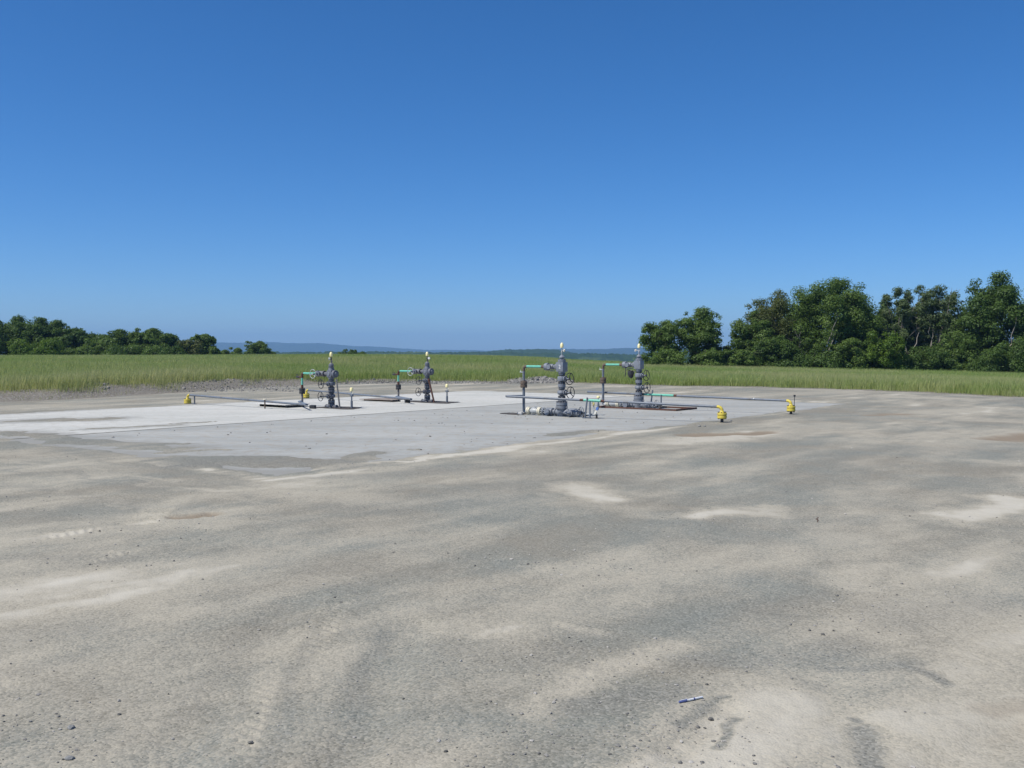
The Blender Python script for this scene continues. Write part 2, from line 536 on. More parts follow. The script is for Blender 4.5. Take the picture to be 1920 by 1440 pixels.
# streaks of dust, dried mud and coarse dark gravel, as they lie on the pad (metres)
def seg(px1, py1, px2, py2, wd, amt, soft=0.85):
    a = gp(px1, py1); b = gp(px2, py2)
    return (a.x, a.y, b.x, b.y, wd, amt, soft)
DUST = [seg(1075, 918, 1140, 938, .34, .95), seg(1020, 938, 1200, 958, .25, .45), seg(1190, 965, 1240, 972, .2, .45),
        seg(1320, 974, 1440, 957, .30, .95), seg(1800, 974, 1915, 940, .38, .95), seg(1600, 1105, 1680, 1070, .26, .7),
        seg(1620, 1060, 1740, 1060, .2, .4),
        seg(520, 925, 690, 940, .45, .7), seg(330, 945, 450, 930, .35, .6), seg(270, 970, 420, 980, .35, .65), seg(570, 888, 860, 855, .13, 1.0),
        seg(480, 905, 600, 900, .2, .5), seg(360, 922, 450, 925, .25, .75), seg(70, 1010, 150, 1000, .16, .75), seg(60, 945, 80, 950, .25, .5),
        seg(1265, 828, 1420, 818, .75, .85), seg(1420, 815, 1580, 797, .8, .55), seg(1780, 836, 1920, 812, .8, .7), seg(1840, 868, 1930, 872, .35, .65),
        seg(1460, 815, 1640, 800, .3, .4), seg(1740, 775, 1840, 768, .9, .7), seg(1640, 787, 1720, 781, .6, .4), seg(1820, 788, 1920, 793, .5, .6),
        seg(900, 1212, 965, 1188, .15, .8), seg(1060, 1178, 1120, 1192, .1, .7), seg(760, 1010, 920, 1007, .2, .45), seg(990, 1335, 1275, 1215, .16, .72),
        seg(1280, 1215, 1420, 1180, .16, .4), seg(890, 1120, 1040, 1090, .12, .4), seg(1000, 1085, 1100, 1075, .1, .35),
        seg(1300, 1470, 1480, 1330, .42, .85), seg(1480, 1400, 1800, 1350, .45, .8), seg(1650, 1460, 1920, 1330, .4, .75), seg(1800, 1290, 1960, 1160, .30, .75),
        seg(1560, 1240, 1740, 1215, .1, .6), seg(1130, 1450, 1340, 1370, .1, .8), seg(540, 1290, 640, 1230, .28, .6), seg(620, 1320, 690, 1290, .3, .35),
        seg(300, 1440, 560, 1400, .35, .35), seg(500, 1330, 600, 1440, .4, .35), seg(90, 1330, 400, 1230, .4, .25),
        seg(1560, 780, 1700, 770, .3, .3), seg(1150, 885, 1290, 880, .3, .45), seg(1190, 900, 1250, 895, .2, .3), seg(60, 850, 240, 880, .4, .45),
        seg(200, 900, 420, 905, .4, .35), seg(0, 765, 160, 762, 1.0, .6), seg(120, 755, 420, 742, .7, .5), seg(560, 731, 900, 728, 1.5, .3),
        seg(1400, 742, 1600, 735, 1.3, .55), seg(1500, 731, 1700, 732, .9, .6), seg(1680, 745, 1790, 748, .9, .7), seg(1820, 742, 1920, 745, .9, .5)]
DUST += [seg(0, 862, 330, 905, .14, .55), seg(60, 828, 400, 888, .12, .5), seg(120, 880, 520, 955, .12, .45), seg(0, 900, 240, 950, .14, .4), seg(420, 1440, 560, 1180, .05, .5), seg(560, 1440, 660, 1190, .05, .45), seg(250, 1440, 430, 1240, .05, .4)]
MUD = [seg(325, 970, 392, 967, .14, .75, .9), seg(1300, 818, 1430, 813, .40, .85, .8), seg(1885, 825, 1960, 815, .5, .75, .9), seg(-40, 790, 60, 785, .7, .9),
       seg(1860, 1345, 1960, 1330, .12, .42), seg(1880, 1400, 1960, 1360, .1, .3), seg(1630, 779, 1690, 777, .35, .7), seg(760, 738, 960, 733, .6, .4), seg(1480, 1320, 1540, 1300, .1, .12)]
DARK = [seg(480, 1440, 600, 1180, .05, .35), seg(620, 1440, 700, 1200, .05, .35), seg(330, 1440, 480, 1260, .05, .3), seg(30, 880, 360, 925, .1, .35), seg(100, 850, 460, 915, .1, .3), seg(1080, 1330, 1270, 1315, .13, .6), seg(1620, 1375, 1640, 1460, .06, .75), seg(1612, 1350, 1618, 1360, .025, .8), seg(1700, 1250, 1775, 1292, .035, .75), seg(1560, 1250, 1720, 1248, .08, .5),
        seg(1385, 1360, 1345, 1410, .025, .7), seg(1280, 1365, 1370, 1330, .03, .6), seg(1320, 1250, 1600, 1215, .2, .45), seg(1340, 1180, 1500, 1130, .3, .3), seg(1020, 1260, 1120, 1200, .16, .35),
        seg(1680, 1160, 1850, 1130, .3, .4), seg(1450, 960, 1620, 985, .3, .25), seg(1250, 1000, 1560, 1010, .6, .2), seg(360, 870, 620, 872, .7, .7), seg(160, 842, 330, 858, .6, .45), seg(960, 800, 1080, 808, .1, .2),
        seg(640, 895, 1000, 870, .5, .45), seg(900, 930, 1060, 900, .7, .3), seg(700, 950, 900, 940, .8, .3), seg(400, 795, 210, 808, .1, .6), seg(0, 815, 120, 820, .5, .5),
        seg(20, 1060, 200, 1050, .3, .35), seg(40, 1200, 160, 1180, .3, .3), seg(40, 1280, 130, 1250, .15, .3), seg(1300, 790, 1560, 775, .35, .35), seg(1500, 860, 1900, 840, 1.5, .25), seg(400, 1050, 640, 1080, .5, .2),
        seg(640, 1440, 760, 1320, .1, .25), seg(860, 1350, 1000, 1340, .12, .2), seg(800, 1250, 1000, 1240, .2, .25), seg(420, 1060, 440, 1150, .15, .2)]
COVER = [seg(130, 825, 330, 842, .45, .035), seg(370, 862, 630, 872, .62, .042), seg(300, 850, 420, 845, .2, .032), seg(640, 870, 700, 850, .3, .03), seg(180, 838, 340, 832, .12, .03),
         seg(150, 806, 340, 797, .16, .034), seg(30, 790, 190, 786, .55, .04), seg(330, 795, 400, 792, .1, .032), seg(1040, 815, 1130, 810, .3, .036), seg(760, 845, 790, 842, .07, .034), seg(0, 812, 110, 822, .5, .04)]
def field_of(segs, x, y, wx, wy):
    out = np.zeros_like(x)
    X = x + wx; Y = y + wy
    for ax, ay, bx, by, wd, amt, soft in segs:
        dx, dy = bx - ax, by - ay
        l2 = dx * dx + dy * dy + 1e-9
        t = np.clip(((X - ax) * dx + (Y - ay) * dy) / l2, 0, 1)
        dd = np.hypot(X - (ax + t * dx), Y - (ay + t * dy))
        out = np.maximum(out, amt * (1 - sstep(wd * (1 - soft), wd * (1 + soft), dd)))
    return out

GZ = {}
def build_ground():
    ths = np.concatenate([np.linspace(-math.pi, -R(38), 60, endpoint=False), np.linspace(-R(38), R(38), 761), np.linspace(R(38), math.pi, 60)[1:]])
    rs = [0.4]
    while rs[-1] < 2.6: rs.append(rs[-1] * 1.06)
    while rs[-1] < 60: rs.append(rs[-1] * 1.0042)
    while rs[-1] < 130: rs.append(rs[-1] * 1.012)
    while rs[-1] < 16000: rs.append(rs[-1] * 1.07)
    rs = np.array(rs)
    TH, RR = np.meshgrid(ths, rs)
    x = (RR * np.sin(TH)).ravel(); y = (RR * np.cos(TH)).ravel(); th = TH.ravel(); r = RR.ravel()
    z = land(x, y)
    E = pad_edge(th, x, y)
    inpad = r < E
    # pad micro relief
    near = r < 62
    xn, yn = x[near], y[near]
    wx = 0.22 * fbm(xn * 0.9, yn * 0.9, 41, 4) + .05 * fbm(xn * 5, yn * 5, 44, 3)
    wy = 0.40 * fbm(xn * 0.9, yn * 0.9, 47, 4) + .08 * fbm(xn * 5, yn * 5, 49, 3)
    k = np.clip(np.hypot(xn, yn) / 8.0, 0.25, 1.6)
    wx *= k; wy *= k
    un = xn * U.x + yn * U.y; vn = xn * V.x + yn * V.y
    streak = fbm(un * 0.16, vn * 0.55, 61, 5)
    streak2 = fbm(un * 0.5, vn * 1.3, 67, 4)
    dust = 0.34 + 0.70 * streak + 0.46 * streak2 + .2 * fbm(un * 1.6, vn * 3.2, 69, 3)
    # tyre and grader streaks following the slab direction
    dust = dust + 0.10 * np.sin(vn * 2.2 + 3 * fbm(un * .12, vn * .3, 71, 3)) * sstep(-.2, .5, fbm(un * 0.1, vn * 0.35, 73, 3))
    # left foreground is dustier
    dust = dust + 0.22 * sstep(1.0, -3.5, xn) * sstep(16, 6, yn)
    dust = np.maximum(dust, field_of(DUST, xn, yn, wx, wy))
    mud = field_of(MUD, xn, yn, wx * .7, wy * .7)
    dark = field_of(DARK, xn, yn, wx, wy)
    dust = dust * (1 - 0.75 * dark)
    h = 0.010 * fbm(xn * 0.35, yn * 0.35, 81, 3) + 0.006 * fbm(xn * 2.0, yn * 2.0, 84, 4) + 0.0035 * fbm(xn * 11, yn * 11, 88, 3) * sstep(22, 8, np.hypot(xn, yn))
    lump = sstep(-.1, .5, fbm(xn * .8, yn * .8, 91, 3)) * sstep(9, 3.5, yn)
    h = h + lump * 0.007 * fbm(xn * 22, yn * 22, 94, 2)
    # tyre tread prints in the dust at the left
    def tread(px1, py1, px2, py2, wd, amp):
        a = gp(px1, py1); b = gp(px2, py2)
        d = (b - a); L = d.length; d /= L
        s = (xn - a.x) * d.x + (yn - a.y) * d.y
        q = -(xn - a.x) * d.y + (yn - a.y) * d.x
        mk = sstep(-.05, .1, s) * sstep(L + .05, L - .1, s) * sstep(wd, wd * .75, np.abs(q))
        return mk * amp * np.sin((s + np.abs(q) * .7) * 2 * math.pi / .10), mk
    for a in ((150, 1060, 235, 1035, .13, .005), (75, 1012, 175, 992, .13, .006), (255, 985, 300, 955, .2, .008), (560, 1245, 640, 1120, .12, .004), (430, 1440, 480, 1290, .1, .004)):
        dh, mk = tread(*a)
        h = h + dh; dust = dust + mk * .12
    # soft ruts
    for a, dep in ((seg(640, 1440, 760, 1180, .12, 1), -.022), (seg(300, 1440, 560, 1130, .12, 1), -.016), (seg(1270, 1420, 1370, 1345, .08, 1), -.02), (seg(1780, 1450, 1940, 1380, .12, 1), -.035), (seg(1560, 1290, 1650, 1440, .1, 1), -.012), (seg(230, 985, 420, 1000, .15, 1), -.015), (seg(0, 905, 300, 945, .2, 1), -.02)):
        h = h + dep * field_of([a], xn, yn, wx * .3, wy * .3)
    h = h - 0.03 * sstep(.3, .9, mud)
    # over the slab the gravel is swept off (it sits below the slab), except where it was left lying
    us = (xn - O.x) * U.x + (yn - O.y) * U.y; vs_ = (xn - O.x) * V.x + (yn - O.y) * V.y
    ins = np.minimum(np.minimum(us + 0.2 - 3.6 * sstep(9, 12, vs_) * 0 , 22.3 - us), np.minimum(vs_, 16.0 - vs_))
    ins = ins + 0.30 * fbm(xn * .7, yn * .7, 97, 4) + .12 * fbm(xn * 3, yn * 3, 98, 3)
    inside = sstep(0.0, 0.45, ins)
    cov = field_of(COVER, xn, yn, wx * .8, wy * .8)
    h = h + 0.012 * (1 - inside) - 0.034 * inside + cov * (0.6 + 1.0 * inside)
    dark = np.maximum(dark, .55 * inside)
    dust = dust + .55 * sstep(.35, .05, np.abs(ins + .25)) * sstep(-.1, .35, fbm(un * .25, vn * 2, 103, 2)) * sstep(4.0, 2.0, vs_)
    zz = z.copy()
    Rn = np.hypot(xn, yn)
    padfade = sstep(0.0, 1.5, E[near] - Rn)
    zn = zz[near]
    zz[near] = zn * (1 - padfade) * (Rn >= 0) + h * padfade + zn * padfade
    GZ['ths'] = ths; GZ['rs'] = rs; GZ['z'] = zz.reshape(len(rs), len(ths))
    DU = np.zeros_like(x); MU = np.zeros_like(x); DA = np.zeros_like(x)
    DU[near] = np.clip(dust, 0, 1.1); MU[near] = mud; DA[near] = dark
    turf = sstep(0.2, 2.8, r - E - 3.0 * np.interp(th, *B_T))
    nr, nt_ = len(rs), len(ths)
    i = np.arange(nr - 1)[:, None]; j = np.arange(nt_ - 1)[None, :]
    q = np.stack([i * nt_ + j, i * nt_ + j + 1, (i + 1) * nt_ + j + 1, (i + 1) * nt_ + j], -1).reshape(-1, 4)[:, ::-1]
    fin = inpad[q].mean(1) > 0.5
    co = np.stack([x, y, zz], 1)
    for name, msk, mat, ats in (('gravel_pad', fin, M_PAD, (('dust', DU), ('mud', MU), ('dark', DA))), ('field', ~fin, M_FIELD, (('turf', turf),))):
        qq = q[msk]
        used = np.unique(qq)
        remap = np.full(len(x), -1, np.int64); remap[used] = np.arange(len(used))
        me = np_mesh(name, co[used], quads=remap[qq], smooth=True)
        for an, av in ats: add_attr(me, an, av[used])
        tag(link(name, me, mat), kind='structure')
    # close the small hole under the camera's feet
    ring = [(0.4 * math.sin(a), 0.4 * math.cos(a), float(zz[0])) for a in np.linspace(-math.pi, math.pi, 40, endpoint=False)]
build_ground()
def ground_z(x, y):
    r = np.hypot(x, y); th = np.arctan2(x, y)
    fi = np.interp(r, GZ['rs'], np.arange(len(GZ['rs']))); fj = np.interp(th, GZ['ths'], np.arange(len(GZ['ths'])))
    i = np.clip(fi.astype(int), 0, len(GZ['rs']) - 2); j = np.clip(fj.astype(int), 0, len(GZ['ths']) - 2)
    a = fi - i; b = fj - j; z = GZ['z']
    return (z[i, j] * (1 - a) + z[i + 1, j] * a) * (1 - b) + (z[i, j + 1] * (1 - a) + z[i + 1, j + 1] * a) * b

def slab(name, u0, u1, v0, v1, mat, z):
    nu, nv = 260, 100
    vs = []
    for i in range(nu + 1):
        for j in range(nv + 1):
            p = uv(u0 + (u1 - u0) * i / nu, v0 + (v1 - v0) * j / nv)
            vs.append((p.x, p.y, z))
    vs = np.array(vs)
    vs[:, 2] += 0.002 * fbm(vs[:, 0] * .6, vs[:, 1] * .6, 133, 2)
    q = [(i * (nv + 1) + j, (i + 1) * (nv + 1) + j, (i + 1) * (nv + 1) + j + 1, i * (nv + 1) + j + 1) for i in range(nu) for j in range(nv)]
    x, y = vs[:, 0], vs[:, 1]
    us = (x - O.x) * U.x + (y - O.y) * U.y; vv = (x - O.x) * V.x + (y - O.y) * V.y
    ed = np.minimum(np.minimum(us + .2, 22.3 - us), np.minimum(vv, 16 - vv))
    wx = .4 * fbm(x * .6, y * .6, 141, 4); wy = .6 * fbm(x * .6, y * .6, 143, 4)
    g = .85 * np.exp(-np.maximum(ed, 0) / .45) + .55 * np.exp(-np.maximum(us, 0) / 2.2) + .42 * fbm(us * .18, vv * .6, 145, 5)
    g = np.maximum(g, field_of([(a, b_, c_, d_, wd * 1.7, .8, .8) for a, b_, c_, d_, wd, _a, _s in COVER], x, y, wx, wy))
    me = np_mesh(name, vs, quads=np.array(q))
    add_attr(me, 'grit', np.clip(g, 0, 1))
    return tag(link(name, me, mat), kind='structure')
slab('concrete_slab', -0.3, 22.5, -0.3, 8.35, M_SLAB_F, 0.0)
slab('concrete_apron', -2.5, 22.5, 8.36, 16.2, M_SLAB_B, 0.006)

# ------------------------------------------------------------------ far hills
def ridge(name, dist, sky_pts, depth, base, mat, rough, seed):
    px = np.array([p for p, _ in sky_pts], float); py = np.array([v for _, v in sky_pts], float)
    cols = int((px[-1] - px[0]) / 2.5); rows = 14
    gx = np.linspace(px[0], px[-1], cols)
    top = (HOR - np.interp(gx, px, py)) / F * dist + HC
    vs = []
    for j in range(rows):
        t = j / (rows - 1)
        y = dist + (t - 0.5) * depth
        prof = math.sin(math.pi * t) ** 1.3
        x = (gx - 960) / F * dist
        n = fbm(x / dist * 40, np.full_like(x, y / dist * 40), seed, 4) * rough * 2 + RNG.normal(0, rough * .35, cols)
        z = base + (top - base) * prof + n * (0.25 + prof)
        vs.append(np.stack([x, np.full_like(x, y), z], 1))
    vs = np.concatenate(vs)
    q = [(j * cols + i, j * cols + i + 1, (j + 1) * cols + i + 1, (j + 1) * cols + i) for j in range(rows - 1) for i in range(cols - 1)]
    return tag(link(name, np_mesh(name, vs, quads=np.array(q), smooth=True), mat), kind='structure')
ridge('far_hills', 7600, [(-500, 650), (0, 645), (200, 648), (330, 646), (400, 642), (440, 643), (500, 641.5), (560, 644), (600, 643.5), (640, 647), (670, 649), (710, 650), (750, 653), (800, 656), (860, 656), (930, 658), (1000, 660)], 2500, -50, M_FARFOREST, 2.2, 5)
ridge('eastern_hills', 6000, [(820, 661), (900, 658), (980, 656), (1040, 654), (1100, 655), (1160, 653), (1200, 652.5), (1300, 650), (1450, 652), (1700, 650), (2100, 655), (2500, 658)], 2200, -50, M_FARFOREST, 2.0, 15)
ridge('wooded_hill', 2300, [(860, 668), (905, 662), (930, 658), (965, 655), (1010, 654.5), (1045, 656), (1070, 660), (1090, 664), (1130, 667), (1180, 670)], 600, -55, M_FOREST, 1.6, 25)
ridge('valley_woods', 1700, [(300, 662), (420, 660), (520, 659), (640, 660.5), (760, 659.5), (860, 660.5), (1000, 662), (1120, 663.5), (1180, 664), (1300, 664), (1500, 666)], 350, -45, M_FOREST, 1.5, 35)

# ------------------------------------------------------------------ grass field (nobody could count it)
def build_grass():
    n = 1100000
    th = RNG.uniform(-R(36), R(36), n)
    E0 = np.interp(th, *E_T)
    t = RNG.random(n)
    r = E0 - 0.2 + t ** 1.15 * (118 - E0)
    x = r * np.sin(th); y = r * np.cos(th)
    E = pad_edge(th, x, y)
    off = 3.0 * np.interp(th, *B_T)
    dens = sstep(0.05, 1.6, r - E - off + 0.9 * fbm(x * .6, y * .6, 141, 3))
    keep = RNG.random(n) < np.maximum(dens, 0.03 * (r > E + .2))
    clump = 0.8 + 0.5 * fbm(x * .9, y * .9, 145, 3)
    keep &= RNG.random(n) < np.clip(0.55 + clump * .6, 0.1, 1)
    x, y, r, th, dens = x[keep], y[keep], r[keep], th[keep], dens[keep]
    n = len(x)
    z = land(x, y) - 0.02
    hgt = (0.30 + 0.24 * RNG.random(n) + 0.08 * fbm(x * .25, y * .25, 151, 3)) * (0.35 + 0.65 * dens)
    wd = RNG.uniform(.004, .009, n) * (0.55 + r / 80)
    az = RNG.uniform(0, 2 * math.pi, n)
    bend = RNG.uniform(0.05, 0.34, n)
    ba = RNG.normal(0.6, 1.2, n)
    bx, by = np.cos(ba) * bend * hgt, np.sin(ba) * bend * hgt
    ox, oy = np.cos(az) * wd, np.sin(az) * wd
    P = lambda k, f, ww: np.stack([x + bx * f * f + ox * ww, y + by * f * f + oy * ww, z + hgt * f], 1)
    vs = np.stack([P(0, 0, -1), P(0, 0, 1), P(0, .62, -.75), P(0, .62, .75), P(0, 1.0, 0)], 1).reshape(-1, 3)
    b = np.arange(n)[:, None] * 5
    quads = b + np.array([[0, 1, 3, 2]]); tris = b + np.array([[2, 3, 4]])
    base = np.clip(0.30 + 0.5 * fbm(x * .05, y * .05, 161, 3) + 0.22 * fbm(x * .4, y * .4, 163, 3) + RNG.normal(0, .13, n), 0, 1)
    seed = (RNG.random(n) < .22)
    tipt = np.where(seed, np.clip(base + .45, 0, 1), base)
    tone = np.stack([base * .8 + .12, base * .8 + .12, base, base, tipt], 1).ravel()
    me = np_mesh('meadow_grass', vs, quads=quads, tris=tris)
    add_attr(me, 'tone', tone)
    tag(link('meadow_grass', me, M_GRASS), 'tall green and straw coloured meadow grass beyond the gravel pad', 'grass', kind='stuff')
build_grass()

# ------------------------------------------------------------------ loose stones
PHI = (1 + 5 ** .5) / 2
ICO_V = np.array([(-1, PHI, 0), (1, PHI, 0), (-1, -PHI, 0), (1, -PHI, 0), (0, -1, PHI), (0, 1, PHI), (0, -1, -PHI), (0, 1, -PHI), (PHI, 0, -1), (PHI, 0, 1), (-PHI, 0, -1), (-PHI, 0, 1)]) / 1.902
ICO_F = np.array([(0, 11, 5), (0, 5, 1), (0, 1, 7), (0, 7, 10), (0, 10, 11), (1, 5, 9), (5, 11, 4), (11, 10, 2), (10, 7, 6), (7, 1, 8), (3, 9, 4), (3, 4, 2), (3, 2, 6), (3, 6, 8), (3, 8, 9), (4, 9, 5), (2, 4, 11), (6, 2, 10), (8, 6, 7), (9, 8, 1)])
def stones(name, x, y, z, s, label, tone=None, flat=0.6):
    n = len(x)
    v = ICO_V[None] * (1 + RNG.normal(0, .2, (n, 12, 1)))
    v = v * np.stack([RNG.uniform(.7, 1.35, n), RNG.uniform(.7, 1.35, n), RNG.uniform(.45, .9, n) * flat / .6], 1)[:, None, :]
    a = RNG.uniform(0, 6.28, n); ca, sa = np.cos(a)[:, None], np.sin(a)[:, None]
    vx = v[:, :, 0] * ca - v[:, :, 1] * sa; vy = v[:, :, 0] * sa + v[:, :, 1] * ca
    v = np.stack([vx, vy, v[:, :, 2]], 2) * s[:, None, None] + np.stack([x, y, z], 1)[:, None, :]
    f = ICO_F[None] + (np.arange(n) * 12)[:, None, None]
    me = np_mesh(name, v.reshape(-1, 3), tris=f.reshape(-1, 3))
    if tone is None: tone = np.clip(RNG.normal(.52, .24, n), 0, 1)
    add_attr(me, 'tone', np.repeat(tone, 12))
    return tag(link(name, me, M_LOOSE), label, 'gravel', kind='stuff')
def build_gravel():
    n = 60000
    th = RNG.uniform(-R(33), R(33), n)
    r = 3.0 + 17 * RNG.random(n) ** 1.7
    x, y = r * np.sin(th), r * np.cos(th)
    cl = fbm(x * .7, y * .7, 171, 4)
    keep = RNG.random(n) < np.clip(.04 + cl * .45, .012, .4)
    us = (x - O.x) * U.x + (y - O.y) * U.y; vv = (x - O.x) * V.x + (y - O.y) * V.y
    keep &= ~((us > 0) & (us < 22) & (vv > .3) & (RNG.random(n) < .93))
    x, y = x[keep], y[keep]; n = len(x)
    s = np.exp(RNG.normal(math.log(.0042), .45, n)); s = np.clip(s, .002, .012)
    ns = 500
    su = RNG.uniform(1, 20, ns); sv = RNG.uniform(.2, 8, ns) ** 1.0
    kk = fbm(su * .5, sv * .8, 175, 3) > .05
    sx = O.x + U.x * su[kk] + V.x * sv[kk]; sy = O.y + U.y * su[kk] + V.y * sv[kk]
    x = np.concatenate([x, sx]); y = np.concatenate([y, sy]); s = np.concatenate([s, RNG.uniform(.008, .022, len(sx))]); n = len(x)
    stones('loose_gravel', x, y, np.maximum(ground_z(x, y), np.where(np.arange(n) >= n - len(sx), 0.0, -1)) + s * .25, s, 'small loose stones scattered over the dusty gravel pad')
build_gravel()
def heap(cx0, cx1, d0, d1, n, hmax, s0, label, name):
    px = RNG.uniform(cx0, cx1, n); d = RNG.uniform(d0, d1, n)
    x = (px - 960) / F * d; y = d
    t = (px - cx0) / (cx1 - cx0); q = (d - d0) / (d1 - d0)
    z = land(x, y) + hmax * np.sin(math.pi * t) ** .8 * np.sin(math.pi * q) * (.6 + .5 * fbm(x, y, 181, 2))
    s = np.clip(np.exp(RNG.normal(math.log(s0), .35, n)), .02, .25)
    return stones(name, x, y, z, s, label, np.clip(RNG.normal(.42, .15, n), 0, 1), .8)
heap(955, 1075, 49.5, 53, 2600, .24, .05, 'low heap of grey crushed stone at the edge of the meadow behind the nearest wellhead', 'crushed_stone_heap')
heap(50, 205, 36.2, 38.4, 260, .02, .06, 'row of grey rubble stones below the grass at the left edge of the pad', 'rubble_row')
heap(200, 560, 39, 46, 1200, .015, .03, 'stony bank with broken stones below the meadow behind the left flowline', 'stony_bank')
heap(560, 960, 48.5, 52.5, 1800, .03, .03, 'strip of grey stones along the far pad edge behind the left wellheads', 'stone_strip')
heap(1740, 1850, 41.3, 44.5, 900, .14, .04, 'low grey gravel mound at the grass edge on the right side', 'gravel_mound')

def rock(px, py, s, label, i):
    p = gp(px, py)
    rng = np.random.default_rng(900 + i)
    bm = bmesh.new()
    bmesh.ops.create_icosphere(bm, subdivisions=2, radius=1.0)
    for v in bm.verts:
        v.co *= 1 + 0.22 * float(perlin(v.co.x * 1.3 + i * 7, v.co.y * 1.3 + v.co.z, 5)) + rng.normal(0, .07)
        v.co.z *= .62
    me = bpy.data.meshes.new('rock'); bm.to_mesh(me); bm.free()
    o = link('rock', me, M_STONE)
    o.scale = (s * 1.25, s, s); o.rotation_euler = (0, 0, i * 1.7)
    o.location = (p.x, p.y, float(ground_z(np.array([p.x]), np.array([p.y]))[0]) + s * .3)
    tag(o, label, 'rock', 'loose rocks on the pad')
rock(122, 1379, .016, 'small dark stone lying alone in the left foreground dust', 1)
rock(118, 1440, .016, 'dark stone at the very bottom edge of the left foreground', 2)
rock(1371, 791, .035, 'larger grey stone beside the foot of the nearer yellow flange', 4)
rock(1312, 801, .035, 'dark stone before the slab edge left of the nearer yellow flange', 5)
rock(1322, 801, .03, 'pair stone just left of the nearer yellow flange on pale dust', 6)

# ------------------------------------------------------------------ trees
def tube_np(pts, rad, n=6):
    mb = MB(); mb.tube(pts, rad, n, cap=False); return mb

def tree(name, label, cat, px, top_y, width_px, d, kind, leaf, group, seed, base_frac=0.12, leaves=6500, leaf_s=.20, pale=False, gaps=0.0, clumpn=None, bare=0):
    rng = np.random.default_rng(seed)
    x = (px - 960) / F * d
    zb = float(land(x, d)) - 0.1
    ztop = HC + (HOR - top_y) / F * d
    H = ztop - zb; W = width_px / F * d * (1.2 if leaf_s < .22 else 1.4)
    leaves = int(leaves * 4.0); leaf_s *= .64
    root = thing(name, label, cat, (x, d, zb), 0, group)
    # trunk and limbs
    mb = MB()
    lean = rng.normal(0, .03, 2)
    tr = max(.05, H * .018)
    tp = [Vector((lean[0] * H * t + .12 * math.sin(t * 5 + seed), lean[1] * H * t, H * t * .86)) for t in np.linspace(0, 1, 8)]
    mb.tube(tp, [tr * (1.25 if i == 0 else 1) * (1 - .85 * i / 7) for i in range(8)], 8, cap=False)
    limb_pts = []
    nl = 14 if kind != 'shrub' else 9
    for k in range(nl):
        t0 = rng.uniform(.14 if kind != 'shrub' else .03, .8)
        a = k * 2.4 + rng.normal(0, .3)
        b = tp[0].lerp(tp[-1], t0)
        zrel = t0
        reach = W * .46 * (math.sin(math.pi * min(1, .18 + zrel * .72)) ** .7) * rng.uniform(.6, 1)
        rise = reach * rng.uniform(.45, 1.0) if kind != 'spire' else reach * 2.2
        e = b + Vector((math.cos(a) * reach, math.sin(a) * reach, rise))
        e.z = min(e.z, H * .95)
        m1 = b.lerp(e, .5) + Vector((rng.normal(0, .1), rng.normal(0, .1), -.12 * reach))
        r0 = tr * (1 - t0) * .55 + .012
        mb.tube([b, m1, e], [r0, r0 * .6, .012], 6, cap=False)
        limb_pts += [m1, e]
        for _ in range(2):
            s0 = m1.lerp(e, rng.uniform(.0, .7)); ee = s0 + Vector(rng.normal(0, min(reach * .28, .5), 3)) + Vector((0, 0, reach * .15)); ee.z = min(ee.z, H * .9)
            mb.tube([s0, ee], [r0 * .45, .008], 5, cap=False); limb_pts.append(ee)
    mb.build('trunk', M_PALEBARK if pale else M_BARK, root)
    for k in range(bare):
        a = rng.uniform(math.pi, 2 * math.pi)
        b0 = Vector((rng.uniform(-.3, .3) * W, -W * .30, H * rng.uniform(.15, .3)))
        pts = [b0]
        for q in range(4): pts.append(pts[-1] + Vector((rng.normal(0, .3), rng.normal(-.08, .12), H * rng.uniform(.06, .10))))
        MB().tube(pts, [.07, .06, .045, .03, .012], 6, cap=False).build('bare_branch', M_PALEBARK, root)
    # crown: clumps of leaves carried by the limbs
    nc = clumpn or (58 if kind == 'round' else 46 if kind == 'oval' else 40 if kind == 'spire' else 30)
    cs = []; cr = []
    nsub = int(np.clip(W / 1.25, 3, 9)) if kind != 'shrub' else int(np.clip(W / .9, 3, 8))
    if d > 138: nsub = int(np.clip(W / 3.0, 1, 4))     # far-off crowns read as one rounded mass
    subs = []
    for k in range(nsub):
        a = k * 2.399 + rng.uniform(0, .8); q = math.sqrt((k + .3) / nsub)
        rr = W * .5 * q * (.72 if kind != 'spire' else .62)
        dq = (rr / (W * .5)) ** 2
        env = {'round': 1 - .30 * dq, 'oval': 1 - .42 * dq, 'spire': 1 - .2 * dq, 'shrub': 1 - .6 * dq}[kind]
        top = H * env * (1.0 if k == 0 else rng.uniform(.88, 1.0))
        subs.append((rr * math.cos(a), rr * math.sin(a), top, rng.uniform(.8, 1.2)))
    for sx, sy, top, fat in subs:
        for k in range(3):
            sz = min(W * .11, .8) * rng.uniform(.6, 1.0)
            cs.append(np.array([sx + rng.normal(0, .12) * W * .3, sy + rng.normal(0, .12) * W * .3, top - sz * .75 - k * sz * .9])); cr.append(sz)
    nc = int(nc * 2.3)
    rs_ = W / math.sqrt(nsub) * .50
    while len(cs) < nc:
        sx, sy, top, fat = subs[rng.integers(nsub)]
        zf = base_frac + (1 - base_frac) * rng.random() ** .85
        prof = (math.sin(math.pi * np.clip(.18 + .82 * zf, 0, 1)) ** .6) if kind != 'spire' else (.25 + .75 * (1 - zf) ** .6 if zf > .35 else .8)
        a = rng.uniform(0, 2 * math.pi)
        sz = min(W * .13, 1.0) * rng.uniform(.55, 1.15)
        rr = rs_ * fat * prof * math.sqrt(rng.uniform(.05, 1))
        c = np.array([sx + rr * math.cos(a), sy + rr * math.sin(a), top * zf - sz * .5])
        if gaps and rng.random() < gaps and .3 < zf < .75: continue
        cs.append(c); cr.append(sz)
